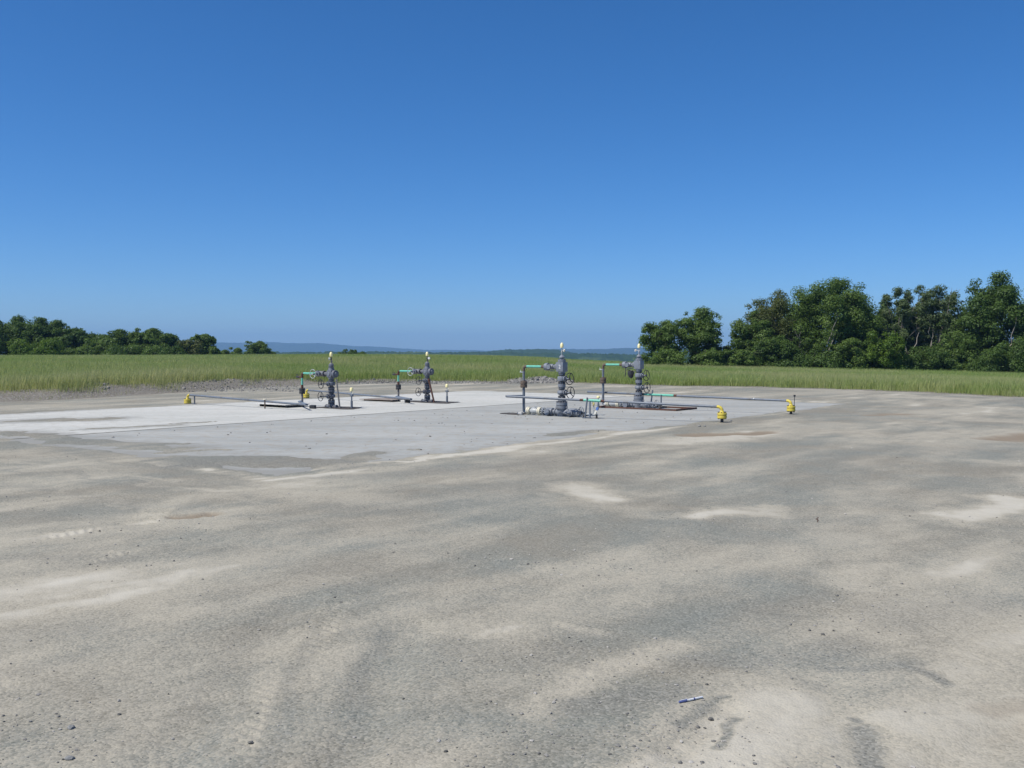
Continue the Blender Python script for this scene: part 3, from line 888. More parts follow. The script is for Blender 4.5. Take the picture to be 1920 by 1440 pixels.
    for p in limb_pts[:nc // 2]:
        if p.z > base_frac * H and p.z < H * .9 and math.hypot(p.x, p.y) < W * .45: cs.append(np.array(p)); cr.append(W * rng.uniform(.05, .10))
    cs = np.array(cs); cr = np.array(cr)
    pr = cr ** 2; pr /= pr.sum()
    idx = rng.choice(len(cs), leaves, p=pr)
    u = rng.normal(0, 1, (leaves, 3)); u /= np.linalg.norm(u, axis=1)[:, None]
    rad = rng.random(leaves) ** .45 * (1 + .22 * (rng.random(leaves) < .10))
    pos = cs[idx] + u * (cr[idx] * rad)[:, None] * np.array([1.1, 1.1, .78])
    pos[:, 2] = np.maximum(pos[:, 2], .05)
    nrm = u * 1.0 + rng.normal(0, .42, (leaves, 3)) + np.array([0, 0, .55])
    nrm /= np.linalg.norm(nrm, axis=1)[:, None]
    tng = np.cross(nrm, rng.normal(0, 1, (leaves, 3))); tng /= np.linalg.norm(tng, axis=1)[:, None]
    bt = np.cross(nrm, tng)
    s = leaf_s * rng.uniform(.55, 1.25, leaves)[:, None]
    vs = np.stack([pos - tng * s, pos - bt * s * .5 + nrm * s * .12, pos + tng * s, pos + bt * s * .5 + nrm * s * .12], 1).reshape(-1, 3)
    q = np.arange(leaves)[:, None] * 4 + np.array([[0, 1, 2, 3]])
    ct = rng.normal(.45, .2, len(cs))
    tone = np.clip(ct[idx] + rng.normal(0, .17, leaves), 0, 1)
    me = np_mesh('crown', vs, quads=q)
    add_attr(me, 'tone', np.repeat(tone, 4))
    link('crown', me, LEAF[leaf], root)
    return root

GR = 'trees of the wood edge on the right'
GL = 'trees of the wood edge on the left'
T = tree
# right-hand wood edge
T('deciduous_tree', 'bushy light green tree, lowest and leftmost of the wood edge on the right', 'tree', 1242, 597, 78, 100, 'oval', 'mid', GR, 101, .0, 5000, .19)
T('deciduous_tree', 'tall loose-crowned tree left of the sky gap in the right-hand wood edge', 'tree', 1308, 573, 88, 101, 'oval', 'mid', GR, 102, .05, 6500, .19, gaps=.35)
T('deciduous_tree', 'low scrubby tree filling the sky gap of the right-hand wood edge', 'tree', 1358, 648, 50, 103, 'shrub', 'grey', GR, 103, .0, 3000, .17, bare=1, pale=True)
T('deciduous_tree', 'narrow green tree just right of the sky gap in the wood edge', 'tree', 1408, 580, 74, 100, 'oval', 'mid', GR, 104, .0, 5500, .18, bare=1)
T('deciduous_tree', 'olive brown thin-leaved tree left of the big round crown', 'tree', 1452, 541, 104, 102, 'oval', 'olive', GR, 105, .1, 6000, .17, gaps=.3, pale=True, bare=3)
T('deciduous_tree', 'broad tree with the big round crown in the middle of the right wood edge', 'tree', 1560, 518, 165, 101, 'round', 'mid', GR, 106, .12, 15000, .19, gaps=.2, clumpn=90, bare=2)
T('deciduous_tree', 'shorter dark tree filling in behind the big round crown', 'tree', 1618, 570, 80, 107, 'oval', 'dark', GR, 107, .0, 6000, .2)
T('spindly_tree', 'slender grey tree, leftmost of the three spiky tops', 'tree', 1677, 538, 60, 102, 'spire', 'grey', GR, 108, .1, 4600, .15, pale=True, bare=2)
T('spindly_tree', 'slender grey tree, middle one of the three spiky tops', 'tree', 1717, 533, 56, 103, 'spire', 'grey', GR, 109, .1, 4200, .15, pale=True, bare=1)
T('spindly_tree', 'wider grey-green tree, rightmost of the three spiky tops', 'tree', 1757, 534, 80, 102, 'spire', 'grey', GR, 110, .1, 6000, .16, pale=True, bare=2)
T('deciduous_tree', 'mid-height dark tree between the spiky tops and the tallest dark tree', 'tree', 1800, 572, 90, 101, 'oval', 'dark', GR, 111, .0, 6000, .19)
T('deciduous_tree', 'tallest dark dense tree near the right edge of the photo', 'tree', 1862, 504, 128, 99, 'oval', 'dark', GR, 112, .05, 14000, .2, clumpn=90, bare=1)
T('deciduous_tree', 'dark tree cut by the right edge of the photo', 'tree', 1950, 560, 100, 97, 'oval', 'dark', GR, 113, .0, 8000, .2)
T('deciduous_tree', 'dark middle-storey tree behind the bright green bush', 'tree', 1690, 585, 110, 106, 'round', 'dark', GR, 114, .0, 7500, .2)
T('deciduous_tree', 'dark low tree behind the olive brown thin-leaved tree', 'tree', 1480, 590, 80, 107, 'round', 'dark', GR, 115, .0, 5500, .2)
T('deciduous_tree', 'dark low tree behind the narrow tree right of the sky gap', 'tree', 1425, 602, 90, 108, 'round', 'dark', GR, 116, .0, 5500, .2)
T('deciduous_tree', 'dark middle-storey tree behind the slender spiky tops', 'tree', 1735, 572, 110, 107, 'round', 'dark', GR, 117, .0, 7500, .2)
T('deciduous_tree', 'dark tree filling the gap left of the big round crown', 'tree', 1500, 562, 70, 108, 'oval', 'mid', GR, 118, .0, 5500, .2)
T('deciduous_tree', 'dark tree filling the gap between the big round crown and the spiky tops', 'tree', 1648, 562, 70, 106, 'oval', 'dark', GR, 119, .0, 5500, .2)
GS = 'bushes along the foot of the right-hand wood'
for i, (px, ty, wd, d, lf, lab) in enumerate([
        (1255, 656, 80, 96, 'mid', 'low bush at the foot of the leftmost tree of the right wood'),
        (1330, 655, 60, 97, 'mid', 'low bush below the loose-crowned tree left of the sky gap'),
        (1392, 655, 60, 96, 'mid', 'bush at the foot of the narrow tree right of the sky gap'),
        (1452, 626, 84, 97, 'dark', 'dark bush under the olive brown tree'),
        (1525, 652, 100, 97, 'dark', 'dark bush under the left half of the big round crown'),
        (1592, 633, 70, 96, 'mid', 'bush under the right half of the big round crown'),
        (1662, 618, 76, 95, 'bright', 'bright green bush, brightest of the right-hand wood edge'),
        (1738, 648, 90, 96, 'dark', 'dark bush below the rightmost of the spiky tops'),
        (1790, 618, 66, 96, 'mid', 'bush between the spiky tops and the tallest dark tree'),
        (1848, 655, 90, 95, 'dark', 'dark bush at the foot of the tallest dark tree'),
        (1905, 632, 90, 94, 'dark', 'dark bush cut by the right edge of the photo')]):
    T('bush', lab, 'bush', px, ty, wd, d, 'shrub', lf, GS, 130 + i, .0, 3600, .17)
# left-hand wood edge, farther off
L = [(-40, 588, 90, 150, 'round', 'dark', 'dark tree mostly outside the left edge of the photo'),
     (22, 590, 70, 152, 'round', 'dark', 'tall dark tree at the left edge of the left-hand wood'),
     (62, 592, 62, 150, 'round', 'dark', 'tall dark tree directly above the bright bush on the left'),
     (98, 598, 60, 151, 'round', 'dark', 'dark tree just right of the bright bush, third of the tall group'),
     (130, 608, 50, 149, 'oval', 'dark', 'dark tree where the left wood steps down in height'),
     (160, 623, 56, 153, 'round', 'dark', 'lower dark tree in the dip of the left-hand wood'),
     (188, 632, 60, 146, 'round', 'mid', 'low green tree in the dip of the left-hand wood'),
     (215, 616, 58, 150, 'round', 'dark', 'rounded tree right of the dip in the left wood'),
     (245, 620, 50, 151, 'round', 'dark', 'dense dark tree in the middle of the left wood'),
     (272, 611, 50, 150, 'oval', 'mid', 'highest tree of the right half of the left wood'),
     (302, 623, 50, 149, 'round', 'dark', 'dark tree at the right shoulder of the left wood'),
     (342, 636, 56, 150, 'round', 'olive', 'low olive tree beside the lone blue-green tree'),
     (375, 623, 40, 160, 'oval', 'mid', 'lone blue-green oval tree at the right end of the left wood'),
     (396, 648, 24, 158, 'shrub', 'mid', 'small bush just right of the lone blue-green tree')]
for i, (px, ty, wd, d, kd, lf, lab) in enumerate(L):
    T('deciduous_tree', lab, 'tree', px, ty, wd, d, kd, lf, GL, 160 + i, .0, 4600, .28)
for i, (px, ty, wd, d, lf, lab) in enumerate([
        (68, 636, 92, 140, 'bright', 'wide bright green bush before the tall dark trees on the left'),
        (150, 648, 60, 142, 'mid', 'green bush below the dip in the left-hand wood'),
        (228, 648, 90, 143, 'dark', 'dark bush at the foot of the middle of the left wood'),
        (300, 650, 80, 143, 'dark', 'dark bush at the foot of the left wood\'s right shoulder')]):
    T('bush', lab, 'bush', px, ty, wd, d, 'shrub', lf, 'bushes before the left-hand wood', 190 + i, .0, 3600, .24)
for i, (px, ty, wd, d, kd, lf, lab) in enumerate([
        (416, 653, 24, 170, 'shrub', 'mid', 'small dark round bush, left one before the distant hills'),
        (440, 649, 24, 170, 'shrub', 'mid', 'small round bush in the middle before the distant hills'),
        (479, 636, 32, 175, 'oval', 'mid', 'small lone tree standing before the distant hills'),
        (462, 656, 16, 172, 'shrub', 'mid', 'tiny bush at the left foot of the small lone tree'),
        (502, 656, 24, 175, 'shrub', 'mid', 'tiny bush at the right foot of the small lone tree'),
        (653, 653, 30, 180, 'shrub', 'dark', 'round bush on the skyline right of the farther-left wellhead cap'),
        (674, 657, 20, 180, 'shrub', 'mid', 'small bush on the skyline between the two left wellheads')]):
    T('bush' if kd == 'shrub' else 'small_tree', lab, 'bush' if kd == 'shrub' else 'tree', px, ty, wd, d, kd, lf, 'scattered growth on the skyline', 210 + i, .0, 2600, .22)

# ------------------------------------------------------------------ wellheads
X, Y, Z = Vector((1, 0, 0)), Vector((0, 1, 0)), Vector((0, 0, 1))
def handwheel(c, axis, r, mat, parent, spokes=3, rot=0.3):
    c = Vector(c); ax = Vector(axis).normalized()
    ref = Z if abs(ax.z) < .9 else X
    nx = ax.cross(ref).normalized(); ny = ax.cross(nx)
    mb = MB().torus(c, ax, r, r * .07, 28, 8)
    mb.disc(c - ax * .018, ax, r * .2, .036, .004, 12)
    for k in range(spokes):
        a = rot + 2 * math.pi * k / spokes
        d = nx * math.cos(a) + ny * math.sin(a)
        mb.tube([c - ax * .012, c - ax * .012 + d * r * .5, c + d * r], r * .07, 6)
    return mb.build('handwheel', mat, parent)

def gauge(c, face, r, parent, ring=M_YEL, dial=M_WHITE, label=None):
    c = Vector(c); ax = Vector(face).normalized()
    mb = MB().lathe([(-.02, r * .8), (-.015, r), (.018, r), (.018, r * .88), (.012, r * .86)], c, ax, 20)
    g = mb.build('pressure_gauge', ring, parent)
    d = MB().disc(c + ax * .0125, ax, r * .84, .003, .001, 20)
    d.build('dial', dial, g)
    if label: g['label'] = label
    return g

def gate_valve(z, h, r, parent, stem_axis, stem_len, wheel_r, mat, rnd=False):
    """body on the bore axis with flanges top and bottom, bonnet and stem to the side, handwheel"""
    mb = MB()
    n = 20
    if rnd:
        mb.lathe([(0, r * .8), (.012, r * .82), (.016, r * .5), (h * .2, r * .52), (h * .3, r * .98), (h * .5, r * 1.14), (h * .7, r * .98), (h * .8, r * .52), (h - .016, r * .5), (h - .012, r * .82), (h, r * .8)], (0, 0, z), Z, n)
    else:
        mb.lathe([(0, r * .85), (.012, r * .86), (.016, r * .5), (h * .24, r * .55), (h * .27, r * 1.05), (h * .33, r * 1.1), (h * .72, r * 1.1), (h * .78, r * 1.02), (h * .80, r * .52), (h - .016, r * .5), (h - .012, r * .86), (h, r * .85)], (0, 0, z), Z, n)
    ax = Vector(stem_axis).normalized(); c = Vector((0, 0, z + h * .52))
    mb.lathe([(r * .5, r * .52), (r * 1.1, r * .55), (r * 1.1, r * .74), (r * 1.35, r * .74), (r * 1.36, r * .4), (r * 1.75, r * .3), (r * 1.76, .018), (stem_len - .01, .016), (stem_len + .03, .016)], c, ax, 14)
    mb.lathe([(r * .5, r * .5), (r * 1.0, r * .52), (r * 1.12, r * .42)], c, -ax, 14)
    v = mb.build('gate_valve', mat, parent)
    b = MB().bolts((0, 0, z), Z, r * .72, 8, .010, -.02, .036).bolts((0, 0, z), Z, r * .72, 8, .010, h - .036, h + .02)
    b.bolts(c, ax, r * .62, 6, .008, r * 1.0, r * 1.45)
    b.weld(v, M_DARK)
    handwheel(c + ax * stem_len, ax, wheel_r, M_DARK, v)
    return v

def make_wellhead_right():
    """block tree with wing to local -X and wheels to +X"""
    t = thing('wellhead', 'x', 'wellhead', (0, 0, 0), ROTW, 'wellheads on the slab')
    h = MB().lathe([(-.05, .105), (.0, .105), (.02, .115), (.16, .115), (.2, .125), (.205, .15), (.27, .15), (.275, .128), (.285, .128), (.29, .148), (.355, .145), (.36, .10)], (0, 0, 0), Z, 24)
    for sx in (-1, 1):
        h.lathe([(.05, .08), (.17, .072), (.171, .095), (.2, .095), (.201, .06), (.21, .06)], (0, 0, .105), X * sx, 16)
    ch = h.build('casing_head', M_GREY, t)
    MB().bolts((0, 0, 0), Z, .132, 12, .012, .185, .39).weld(ch, M_GREY2)
    MB().tube([(.1, -.02, .235), (.19, -.02, .235)], [.016, .016], 8).tube([(.17, -.02, .19), (.17, -.02, .27)], .012, 8).build('lockdown_screw', M_GREY2, ch)
    MB().tube([(-.1, -.03, .235), (-.17, -.03, .235)], .016, 8).build('lockdown_screw', M_GREY2, ch)
    sp = MB().lathe([(.36, .085), (.39, .085), (.395, .105), (.475, .105), (.48, .07)], (0, 0, 0), Z, 22).build('tubing_spool', M_GREY, t)
    MB().bolts((0, 0, 0), Z, .085, 8, .012, .375, .52).weld(sp, M_DARK)
    gate_valve(.50, .225, .105, t, (1, -.12, 0), .30, .15, M_GREY, True)
    s2 = MB().lathe([(.725, .07), (.745, .07), (.75, .1), (.83, .1), (.835, .07), (.855, .07)], (0, 0, 0), Z, 22).build('adapter_spool', M_GREY, t)
    MB().bolts((0, 0, 0), Z, .082, 8, .011, .82, .9).weld(s2, M_DARK)
    gate_valve(.855, .225, .102, t, (1, -.12, 0), .27, .15, M_GREY)
    nk = MB().lathe([(1.08, .07), (1.105, .065), (1.11, .095), (1.152, .095), (1.155, .08)], (0, 0, 0), Z, 22)
    bl = nk.box((0, 0, 1.275), (.215, .215, .245), bev=.008).build('flow_block', M_GREY, t)
    MB().bolts((0, 0, 0), Z, .08, 8, .01, 1.085, 1.165).weld(bl, M_DARK)
    cp = MB().lathe([(1.398, .1), (1.40, .103), (1.455, .103), (1.458, .07), (1.47, .055), (1.50, .05), (1.505, .072), (1.53, .075), (1.56, .05), (1.585, .022), (1.60, .02)], (0, 0, 0), Z, 20).build('tree_cap', M_GREY, t)
    MB().bolts((0, 0, 0), Z, .085, 8, .011, 1.39, 1.48).weld(cp, M_GREY2)
    st = MB().tube([(0, 0, 1.59), (0, 0, 1.79)], .013, 8).lathe([(1.64, .015), (1.645, .026), (1.67, .026), (1.675, .015)], (0, 0, 0), Z, 8).tube([(0, 0, 1.70), (.07, -.045, 1.70)], .011, 8).build('needle_stem', M_LGREY, t)
    MB().lathe([(1.77, .042), (1.78, .044), (1.84, .044), (1.875, .034), (1.895, .016), (1.9, .004)], (0, 0, 0), Z, 16).lathe([(0, .016), (.02, .016)], (.03, -.03, 1.815), (1, -1, 0), 8).build('protective_cap', M_CAP, t)
    # wing valve
    wv = MB().lathe([(.1, .1), (.19, .082), (.2, .05), (.25, .048), (.26, .07), (.31, .075), (.37, .075), (.38, .042), (.43, .04)], (0, 0, 1.275), -X, 18)
    wv.lathe([(0, .055), (.1, .055), (.105, .065), (.14, .065)], (-.34, 0, 1.275), -Y, 16)
    wv.box((-.3, 0, 1.17), (.14, .05, .025), bev=.005)
    wv = wv.build('wing_valve', M_GREY, t)
    MB().disc((-.425, 0, 1.275), -X, .102, .055, .006, 22).disc((-.475, 0, 1.275), -X, .094, .055, .006, 22).build('flange', M_GREY, wv)
    MB().bolts((-.43, 0, 1.275), -X, .078, 8, .011, -.025, .13).weld(wv, M_DARK)
    # wing pipe and riser
    MB().tube([(-.53, 0, 1.275), (-.66, 0, 1.275)], [.046, .034], 14).build('reducer', M_BROWN, t)
    MB().tube([(-1.14, 0, 1.275)] + arc((-1.17, 0, 1.20), .075, X, Z, math.pi / 2, math.pi) + [(-1.245, 0, 1.15)], .037, 14).build('elbow', M_BROWN, t)
    MB().tube([(-.64, 0, 1.275), (-1.15, 0, 1.275)], .032, 16).build('green_pipe', M_GREEN, t)
    rs = MB().tube([(-1.245, 0, 1.17), (-1.245, 0, .86)], .034, 14).tube([(-1.245, 0, .73), (-1.245, 0, .10)], .036, 14)
    rs.tube([(-1.245, 0, .12)] + arc((-1.205, 0, .115), .04, X, Z, math.pi, 1.5 * math.pi), .034, 12)
    rs = rs.build('riser_pipe', M_PIPE, t)
    fl = MB().disc((-1.245, 0, .725), Z, .092, .065, .006, 22).disc((-1.245, 0, .80), Z, .092, .065, .006, 22).lathe([(0, .05), (.04, .038)], (-1.245, 0, .865), Z, 14).build('flange_pair', M_BROWN, t)
    MB().bolts((-1.245, 0, .725), Z, .075, 8, .011, -.02, .165).weld(fl, M_BROWN)
    MB().tube([(-1.26, 0, 1.12), (-1.37, .03, 1.12)], .011, 8).ball((-1.38, .035, 1.12), .022).lathe([(0, .008), (.07, .008)], (-1.36, .03, 1.12), (-.3, .1, .6), 8).build('sample_cock', M_LGREY, t)
    # side outlet run back to the riser
    MB().disc((-1.065, 0, .105), -X, .105, .045, .006, 20).disc((-1.02, 0, .105), -X, .092, .05, .006, 20).build('cream_flange', M_CREAM, t)
    MB().disc((-.66, 0, .105), -X, .102, .05, .006, 20).disc((-.705, 0, .105), -X, .108, .045, .006, 20).build('cream_flange', M_CREAM, t)
    MB().lathe([(1.03, .05), (.98, .06), (.95, .085), (.86, .09), (.80, .065), (.76, .05), (.68, .055)][::-1], (0, 0, .105), -X, 16).tube([(-1.2, 0, .075), (-1.05, 0, .09)], .04, 12).tube([(-.88, 0, .17), (-.88, 0, .23)], .018, 8).tube([(-.88, 0, .22), (-.76, -.08, .225)], .01, 6).build('ball_valve', M_LGREY, t)
    lv = MB().disc((-.55, 0, .105), -X, .098, .045, .005, 20).lathe([(.2, .055), (.26, .06), (.28, .102), (.46, .104), (.48, .06), (.56, .055)], (0, 0, .105), -X, 18).lathe([(0, .07), (.14, .07), (.145, .08), (.17, .08)], (-.37, 0, .105), -Y, 16).build('side_valve', M_GREY, t)
    MB().bolts((-.52, 0, .105), -X, .07, 8, .01, -.02, .24).weld(lv, M_LGREY)
    rv = MB().disc((.20, 0, .105), X, .095, .04, .005, 20).lathe([(.23, .06), (.27, .108), (.44, .112), (.48, .07), (.5, .1), (.54, .1), (.545, .05), (.62, .045)], (0, 0, .105), X, 20).lathe([(0, .075), (.17, .075), (.172, .05), (.2, .045), (.26, .016), (.34, .014)], (.36, 0, .105), -Y, 16).build('side_valve', M_GREY, t)
    MB().bolts((.5, 0, .105), X, .07, 8, .01, -.03, .07).weld(rv, M_LGREY)
    handwheel((.62, -.02, .15), (-.5, -1, 0), .12, M_GREY, rv, 3, .9)
    MB().tube([(.6, 0, .105), (.75, 0, .105), (.80, -.03, .06)], [.035, .035, .03], 10).ball((.74, -.05, .05), .045).build('bull_plug', M_DARK, t)
    return t

def make_wellhead_left():
    """older cross tree with wheels to local -Y"""
    t = thing('wellhead', 'x', 'wellhead', (0, 0, 0), ROTW, 'wellheads on the slab')
    ch = MB().lathe([(-.05, .09), (.03, .09), (.05, .075), (.07, .075), (.075, .1), (.125, .1), (.13, .072), (.17, .072), (.175, .1), (.23, .1), (.235, .07)], (0, 0, 0), Z, 22)
    for sx in (-1, 1):
        ch.lathe([(.04, .05), (.2, .045), (.201, .06), (.24, .06), (.241, .02)], (0, 0, .05), X * sx, 12)
    ch = ch.build('casing_head', M_GREY2, t)
    MB().bolts((0, 0, 0), Z, .088, 8, .012, .06, .25).weld(ch, M_DARK)
    gate_valve(.255, .20, .1, t, (-.1, -1, 0), .38, .132, M_GREY2, True)
    s2 = MB().lathe([(.455, .06), (.485, .06), (.49, .098), (.535, .098), (.54, .07), (.555, .07), (.56, .098), (.605, .098), (.61, .06)], (0, 0, 0), Z, 22).build('adapter_spool', M_GREY2, t)
    MB().bolts((0, 0, 0), Z, .084, 8, .011, .475, .62).weld(s2, M_DARK)
    gate_valve(.61, .215, .1, t, (-.1, -1, 0), .36, .132, M_GREY2)
    bl = MB().lathe([(.82, .06), (.85, .06), (.855, .085), (.90, .085), (.905, .075)], (0, 0, 0), Z, 20).box((0, 0, 1.01), (.2, .2, .22), bev=.03).lathe([(0, .1), (.03, .09), (.09, .07)], (0, 0, 1.11), Z, 18)
    bl = bl.build('flow_cross', M_GREY2, t)
    MB().disc((0, -.1, 1.01), -Y, .05, .015, .004, 16).build('port_plug', M_GREY, bl)
    bf = MB().lathe([(.08, .075), (.12, .07), (.121, .11), (.16, .112), (.165, .105), (.166, .112), (.205, .11), (.21, .06), (.24, .055)], (0, 0, 1.01), X, 22).build('blind_flange', M_GREY2, t)
    MB().bolts((0, 0, 1.01), X, .09, 8, .011, .1, .225).weld(bf, M_DARK)
    MB().lathe([(1.19, .07), (1.2, .085), (1.215, .085), (1.22, .06), (1.235, .075), (1.29, .075), (1.31, .05), (1.33, .025), (1.34, .02)], (0, 0, 0), Z, 18).tube([(.03, 0, 1.33), (.06, -.02, 1.40)], .014, 8).build('tree_cap', M_GREY2, t)
    MB().tube([(0, 0, 1.33), (0, 0, 1.54)], .013, 8).ball((0, 0, 1.45), .03).build('needle_stem', M_DARK, t)
    MB().lathe([(1.52, .042), (1.53, .046), (1.60, .046), (1.635, .034), (1.655, .01)], (0, 0, 0), Z, 16).lathe([(0, .016), (.022, .016)], (.03, -.03, 1.565), (1, -1, 0), 8).build('protective_cap', M_CAP, t)
    wv = MB().lathe([(.09, .085), (.15, .075), (.24, .05), (.29, .05), (.291, .09), (.335, .09), (.338, .055), (.38, .078), (.50, .085), (.55, .055), (.56, .092), (.61, .092), (.615, .05), (.66, .04)], (0, 0, 1.01), -X, 18)
    wv.lathe([(.02, .06), (.12, .06), (.122, .075), (.15, .075), (.155, .03), (.3, .014), (.33, .014)], (-.44, 0, 1.01), -Y, 14)
    wv.lathe([(.02, .055), (.1, .055), (.12, .04)], (-.44, 0, 1.01), Y, 14)
    wv = wv.build('wing_valve', M_GREY2, t)
    MB().bolts((0, 0, 1.01), -X, .075, 8, .011, .27, .36).bolts((0, 0, 1.01), -X, .075, 8, .011, .54, .635).weld(wv, M_DARK)
    handwheel((-.46, -.31, 1.01), -Y, .13, M_LGREY, wv)
    MB().tube([(-.64, 0, 1.01), (-1.27, 0, 1.01)], .032, 14).build('green_pipe', M_GREEN, t)
    MB().tube([(-1.33, 0, .88), (-1.33, 0, .64)], .032, 14).build('green_pipe', M_GREEN, t)
    MB().tube([(-1.25, 0, 1.01)] + arc((-1.26, 0, .94), .07, X, Z, math.pi / 2, math.pi) + [(-1.33, 0, .87)], .037, 14).tube([(-1.32, 0, .9), (-1.47, .0, .895)], .026, 10).build('elbow', M_RUST, t)
    MB().tube([(-1.33, 0, .66), (-1.33, 0, .54)], [.034, .045], 14).build('coupling', M_RUST, t)
    sc = MB().lathe([(0, .03), (.04, .036), (.1, .034), (.16, .02)], (-1.45, 0, .895), -X, 10).tube([(-1.51, 0, .92), (-1.51, 0, .96), (-1.57, -.03, .965)], .011, 6).build('sample_cock', M_DARK, t)
    fl = MB().disc((-1.33, 0, .40), Z, .09, .065, .006, 20).disc((-1.33, 0, .475), Z, .09, .07, .006, 20).build('flange_pair', M_DARK, t)
    MB().bolts((-1.33, 0, .4), Z, .072, 8, .011, -.02, .17).weld(fl, M_DARK)
    MB().tube([(-1.33, 0, .41), (-1.33, 0, -.03)], .033, 12).build('riser_pipe', M_STRUT, t)
    return t

def place(o, p, label):
    o.location = (p.x, p.y, 0)
    o['label'] = label
def at_depth(px, d): return Vector(((px - 960) / F * d, d, 0))

W_NEAR = make_wellhead_right()
W_FAR = copy_tree(W_NEAR)
place(W_NEAR, at_depth(1053.5, 24.75), 'nearest grey wellhead, with cream flanges at its foot and a white mark on its block')
place(W_FAR, at_depth(1198, 28.1), 'grey wellhead inside the rusty curb, second from the right-hand yellow flanges')
W_LEFT = make_wellhead_left()
W_MID = copy_tree(W_LEFT)
place(W_LEFT, at_depth(621, 28.2), 'leftmost weathered wellhead with a grey leaning pipe beside it')
place(W_MID, at_depth(801, 31.3), 'smallest weathered wellhead with a rusty leaning pipe, second from the left')
# what sets the single wellheads apart
gauge((.13, -.08, 1.70), (-.62, -.78, 0), .034, W_NEAR, M_CREAM, M_WHITE)
gauge((-.16, .07, 1.70), (-.62, -.78, 0), .034, W_FAR, M_CREAM, M_WHITE)
gauge((-.15, .06, 1.45), (-.8, -.6, 0), .042, W_LEFT, M_LGREY, M_WHITE)
gauge((.18, -.1, 1.45), (.2, -.9, 0), .04, W_MID, M_LGREY, M_WHITE)
for o, s in ((W_LEFT, 1), (W_MID, -1)):
    MB().tube([(0, 0, 1.45), (-.13 * s, .05 * s, 1.45)], .01, 8).build('gauge_pipe', M_LGREY, o)
MB().tube([(0, 0, 1.70), (-.14, .06, 1.70)], .01, 8).build('gauge_pipe', M_LGREY, W_FAR)
# white painted mark on the block of the nearest wellhead
tcu = bpy.data.curves.new('mark', 'FONT'); tcu.body = '2'; tcu.size = .14; tcu.extrude = .001; tcu.align_x = 'CENTER'; tcu.align_y = 'CENTER'
to = bpy.data.objects.new('mark', tcu)
mk = bpy.data.meshes.new_from_object(to); bpy.data.objects.remove(to)
mo = link('painted_mark', mk, M_WHITE, W_NEAR)
mo.rotation_euler = (math.pi / 2, 0, 0); mo.location = (0.005, -.109, 1.275)
# hanging flap under the wing of the far right wellhead
MB().tube([(-.42, -.05, 1.2), (-.40, -.09, 1.02), (-.42, -.1, .93)], .012, 6).tube([(-.42, -.05, 1.14), (-.1, -.05, 1.08)], .014, 6).build('hanger_rod', M_DARK, W_FAR)
MB().tube([(-.25, -.06, 1.1), (-.24, -.06, 1.02), (-.23, -.06, .94), (-.22, -.06, .88)], [.09, .10, .075, .03], 10).build('hanging_cover', M_DARK, W_FAR)

def post_thing(name, label, cat, p0, p1, r, mat, group=None):
    o = thing(name, label, cat, (p0[0], p0[1], 0), 0, group)
    a = Vector((0, 0, -.03)); b = Vector((p1[0] - p0[0], p1[1] - p0[1], p1[2]))
    MB().tube([a, b], r, 10).build('pipe', mat, o)
    d = (b - a).normalized()
    MB().tube([b - d * .06, b], r * 1.3, 10).build('coupling', mat, o)
    return o
p = at_depth(637, 28.0); q_ = at_depth(630.5, 28.05)
post_thing('leaning_pipe', 'grey pipe leaning against the leftmost wellhead', 'pipe', (p.x, p.y), (q_.x, q_.y, .86), .024, M_STRUT)
p = at_depth(814.5, 31.0); q_ = at_depth(803.5, 31.15)
post_thing('leaning_pipe', 'rusty brown pipe leaning against the smallest wellhead', 'pipe', (p.x, p.y), (q_.x, q_.y, .78), .03, M_RUST)

# ---- vent posts with yellow caps
def vent_post(label, p, h, lean=0.0):
    o = thing('vent_post', label, 'vent post', (p.x, p.y, 0), ROTW, 'yellow capped vent posts')
    MB().tube([(0, 0, -.03), (0, 0, h * .36)], .034, 12).tube([(0, 0, h * .34), (0, 0, h * .66)], .022, 12).box((0, 0, h * .62), (.1, .07, .05), bev=.008).build('post', M_PIPE, o)
    MB().tube([(0, 0, h * .62), (0, 0, h * .85)], .013, 8).tube([(0, 0, h * .72), (.11, -.05, h * .72)], .011, 8).build('needle_valve', M_LGREY, o)
    MB().ball((.12, -.055, h * .73), .02).build('valve_knob', M_CREAM, o)
    MB().lathe([(h * .82, .045), (h * .83, .05), (h * .95, .05), (h * .99, .035), (h, .01)], (0, 0, 0), Z, 16).lathe([(0, .017), (.022, .017)], (.03, -.035, h * .88), (1, -1, 0), 8).build('protective_cap', M_CAP, o)
    return o
vent_post('yellow capped post to the right of the leftmost wellhead', at_depth(659, 28.0), .62)
vent_post('yellow capped post to the right of the smallest wellhead', at_depth(838, 31.0), .62)
vent_post('yellow capped post inside the rusty curb, seen over the nearest pipe', at_depth(1122, 28.3), .36)

# ---- gauge stand at the right of the nearest wellhead
gs = thing('gauge_stand', 'small stand of yellow, blue and cream gauges right of the nearest wellhead', 'gauge stand', at_depth(1113.5, 24.0), ROTW)
MB().tube([(0, 0, .06), (0, 0, .36)], .016, 8).tube([(-.25, .05, .09), (0, 0, .1), (.12, -.02, .1)], .02, 8).tube([(0, 0, .22), (.1, 0, .24)], .012, 8).box((0, 0, .1), (.16, .06, .03), bev=.006).build('manifold', M_LGREY, gs)
MB().tube([(.1, -.02, .02), (.1, -.02, .09)], .026, 10).lathe([(0, .03), (.02, .032), (.03, .02)], (.1, -.02, 0), Z, 10).build('foot', M_RUBBER, gs)
gauge((.0, -.02, .36), (-.5, -.87, 0), .042, gs, M_YEL, M_CREAM)
gauge((.12, -.02, .245), (-.3, -.9, .1), .042, gs, M_BLUE, M_BLUE)
gauge((.09, -.05, .15), (-.5, -.87, 0), .046, gs, M_CREAM, M_WHITE)

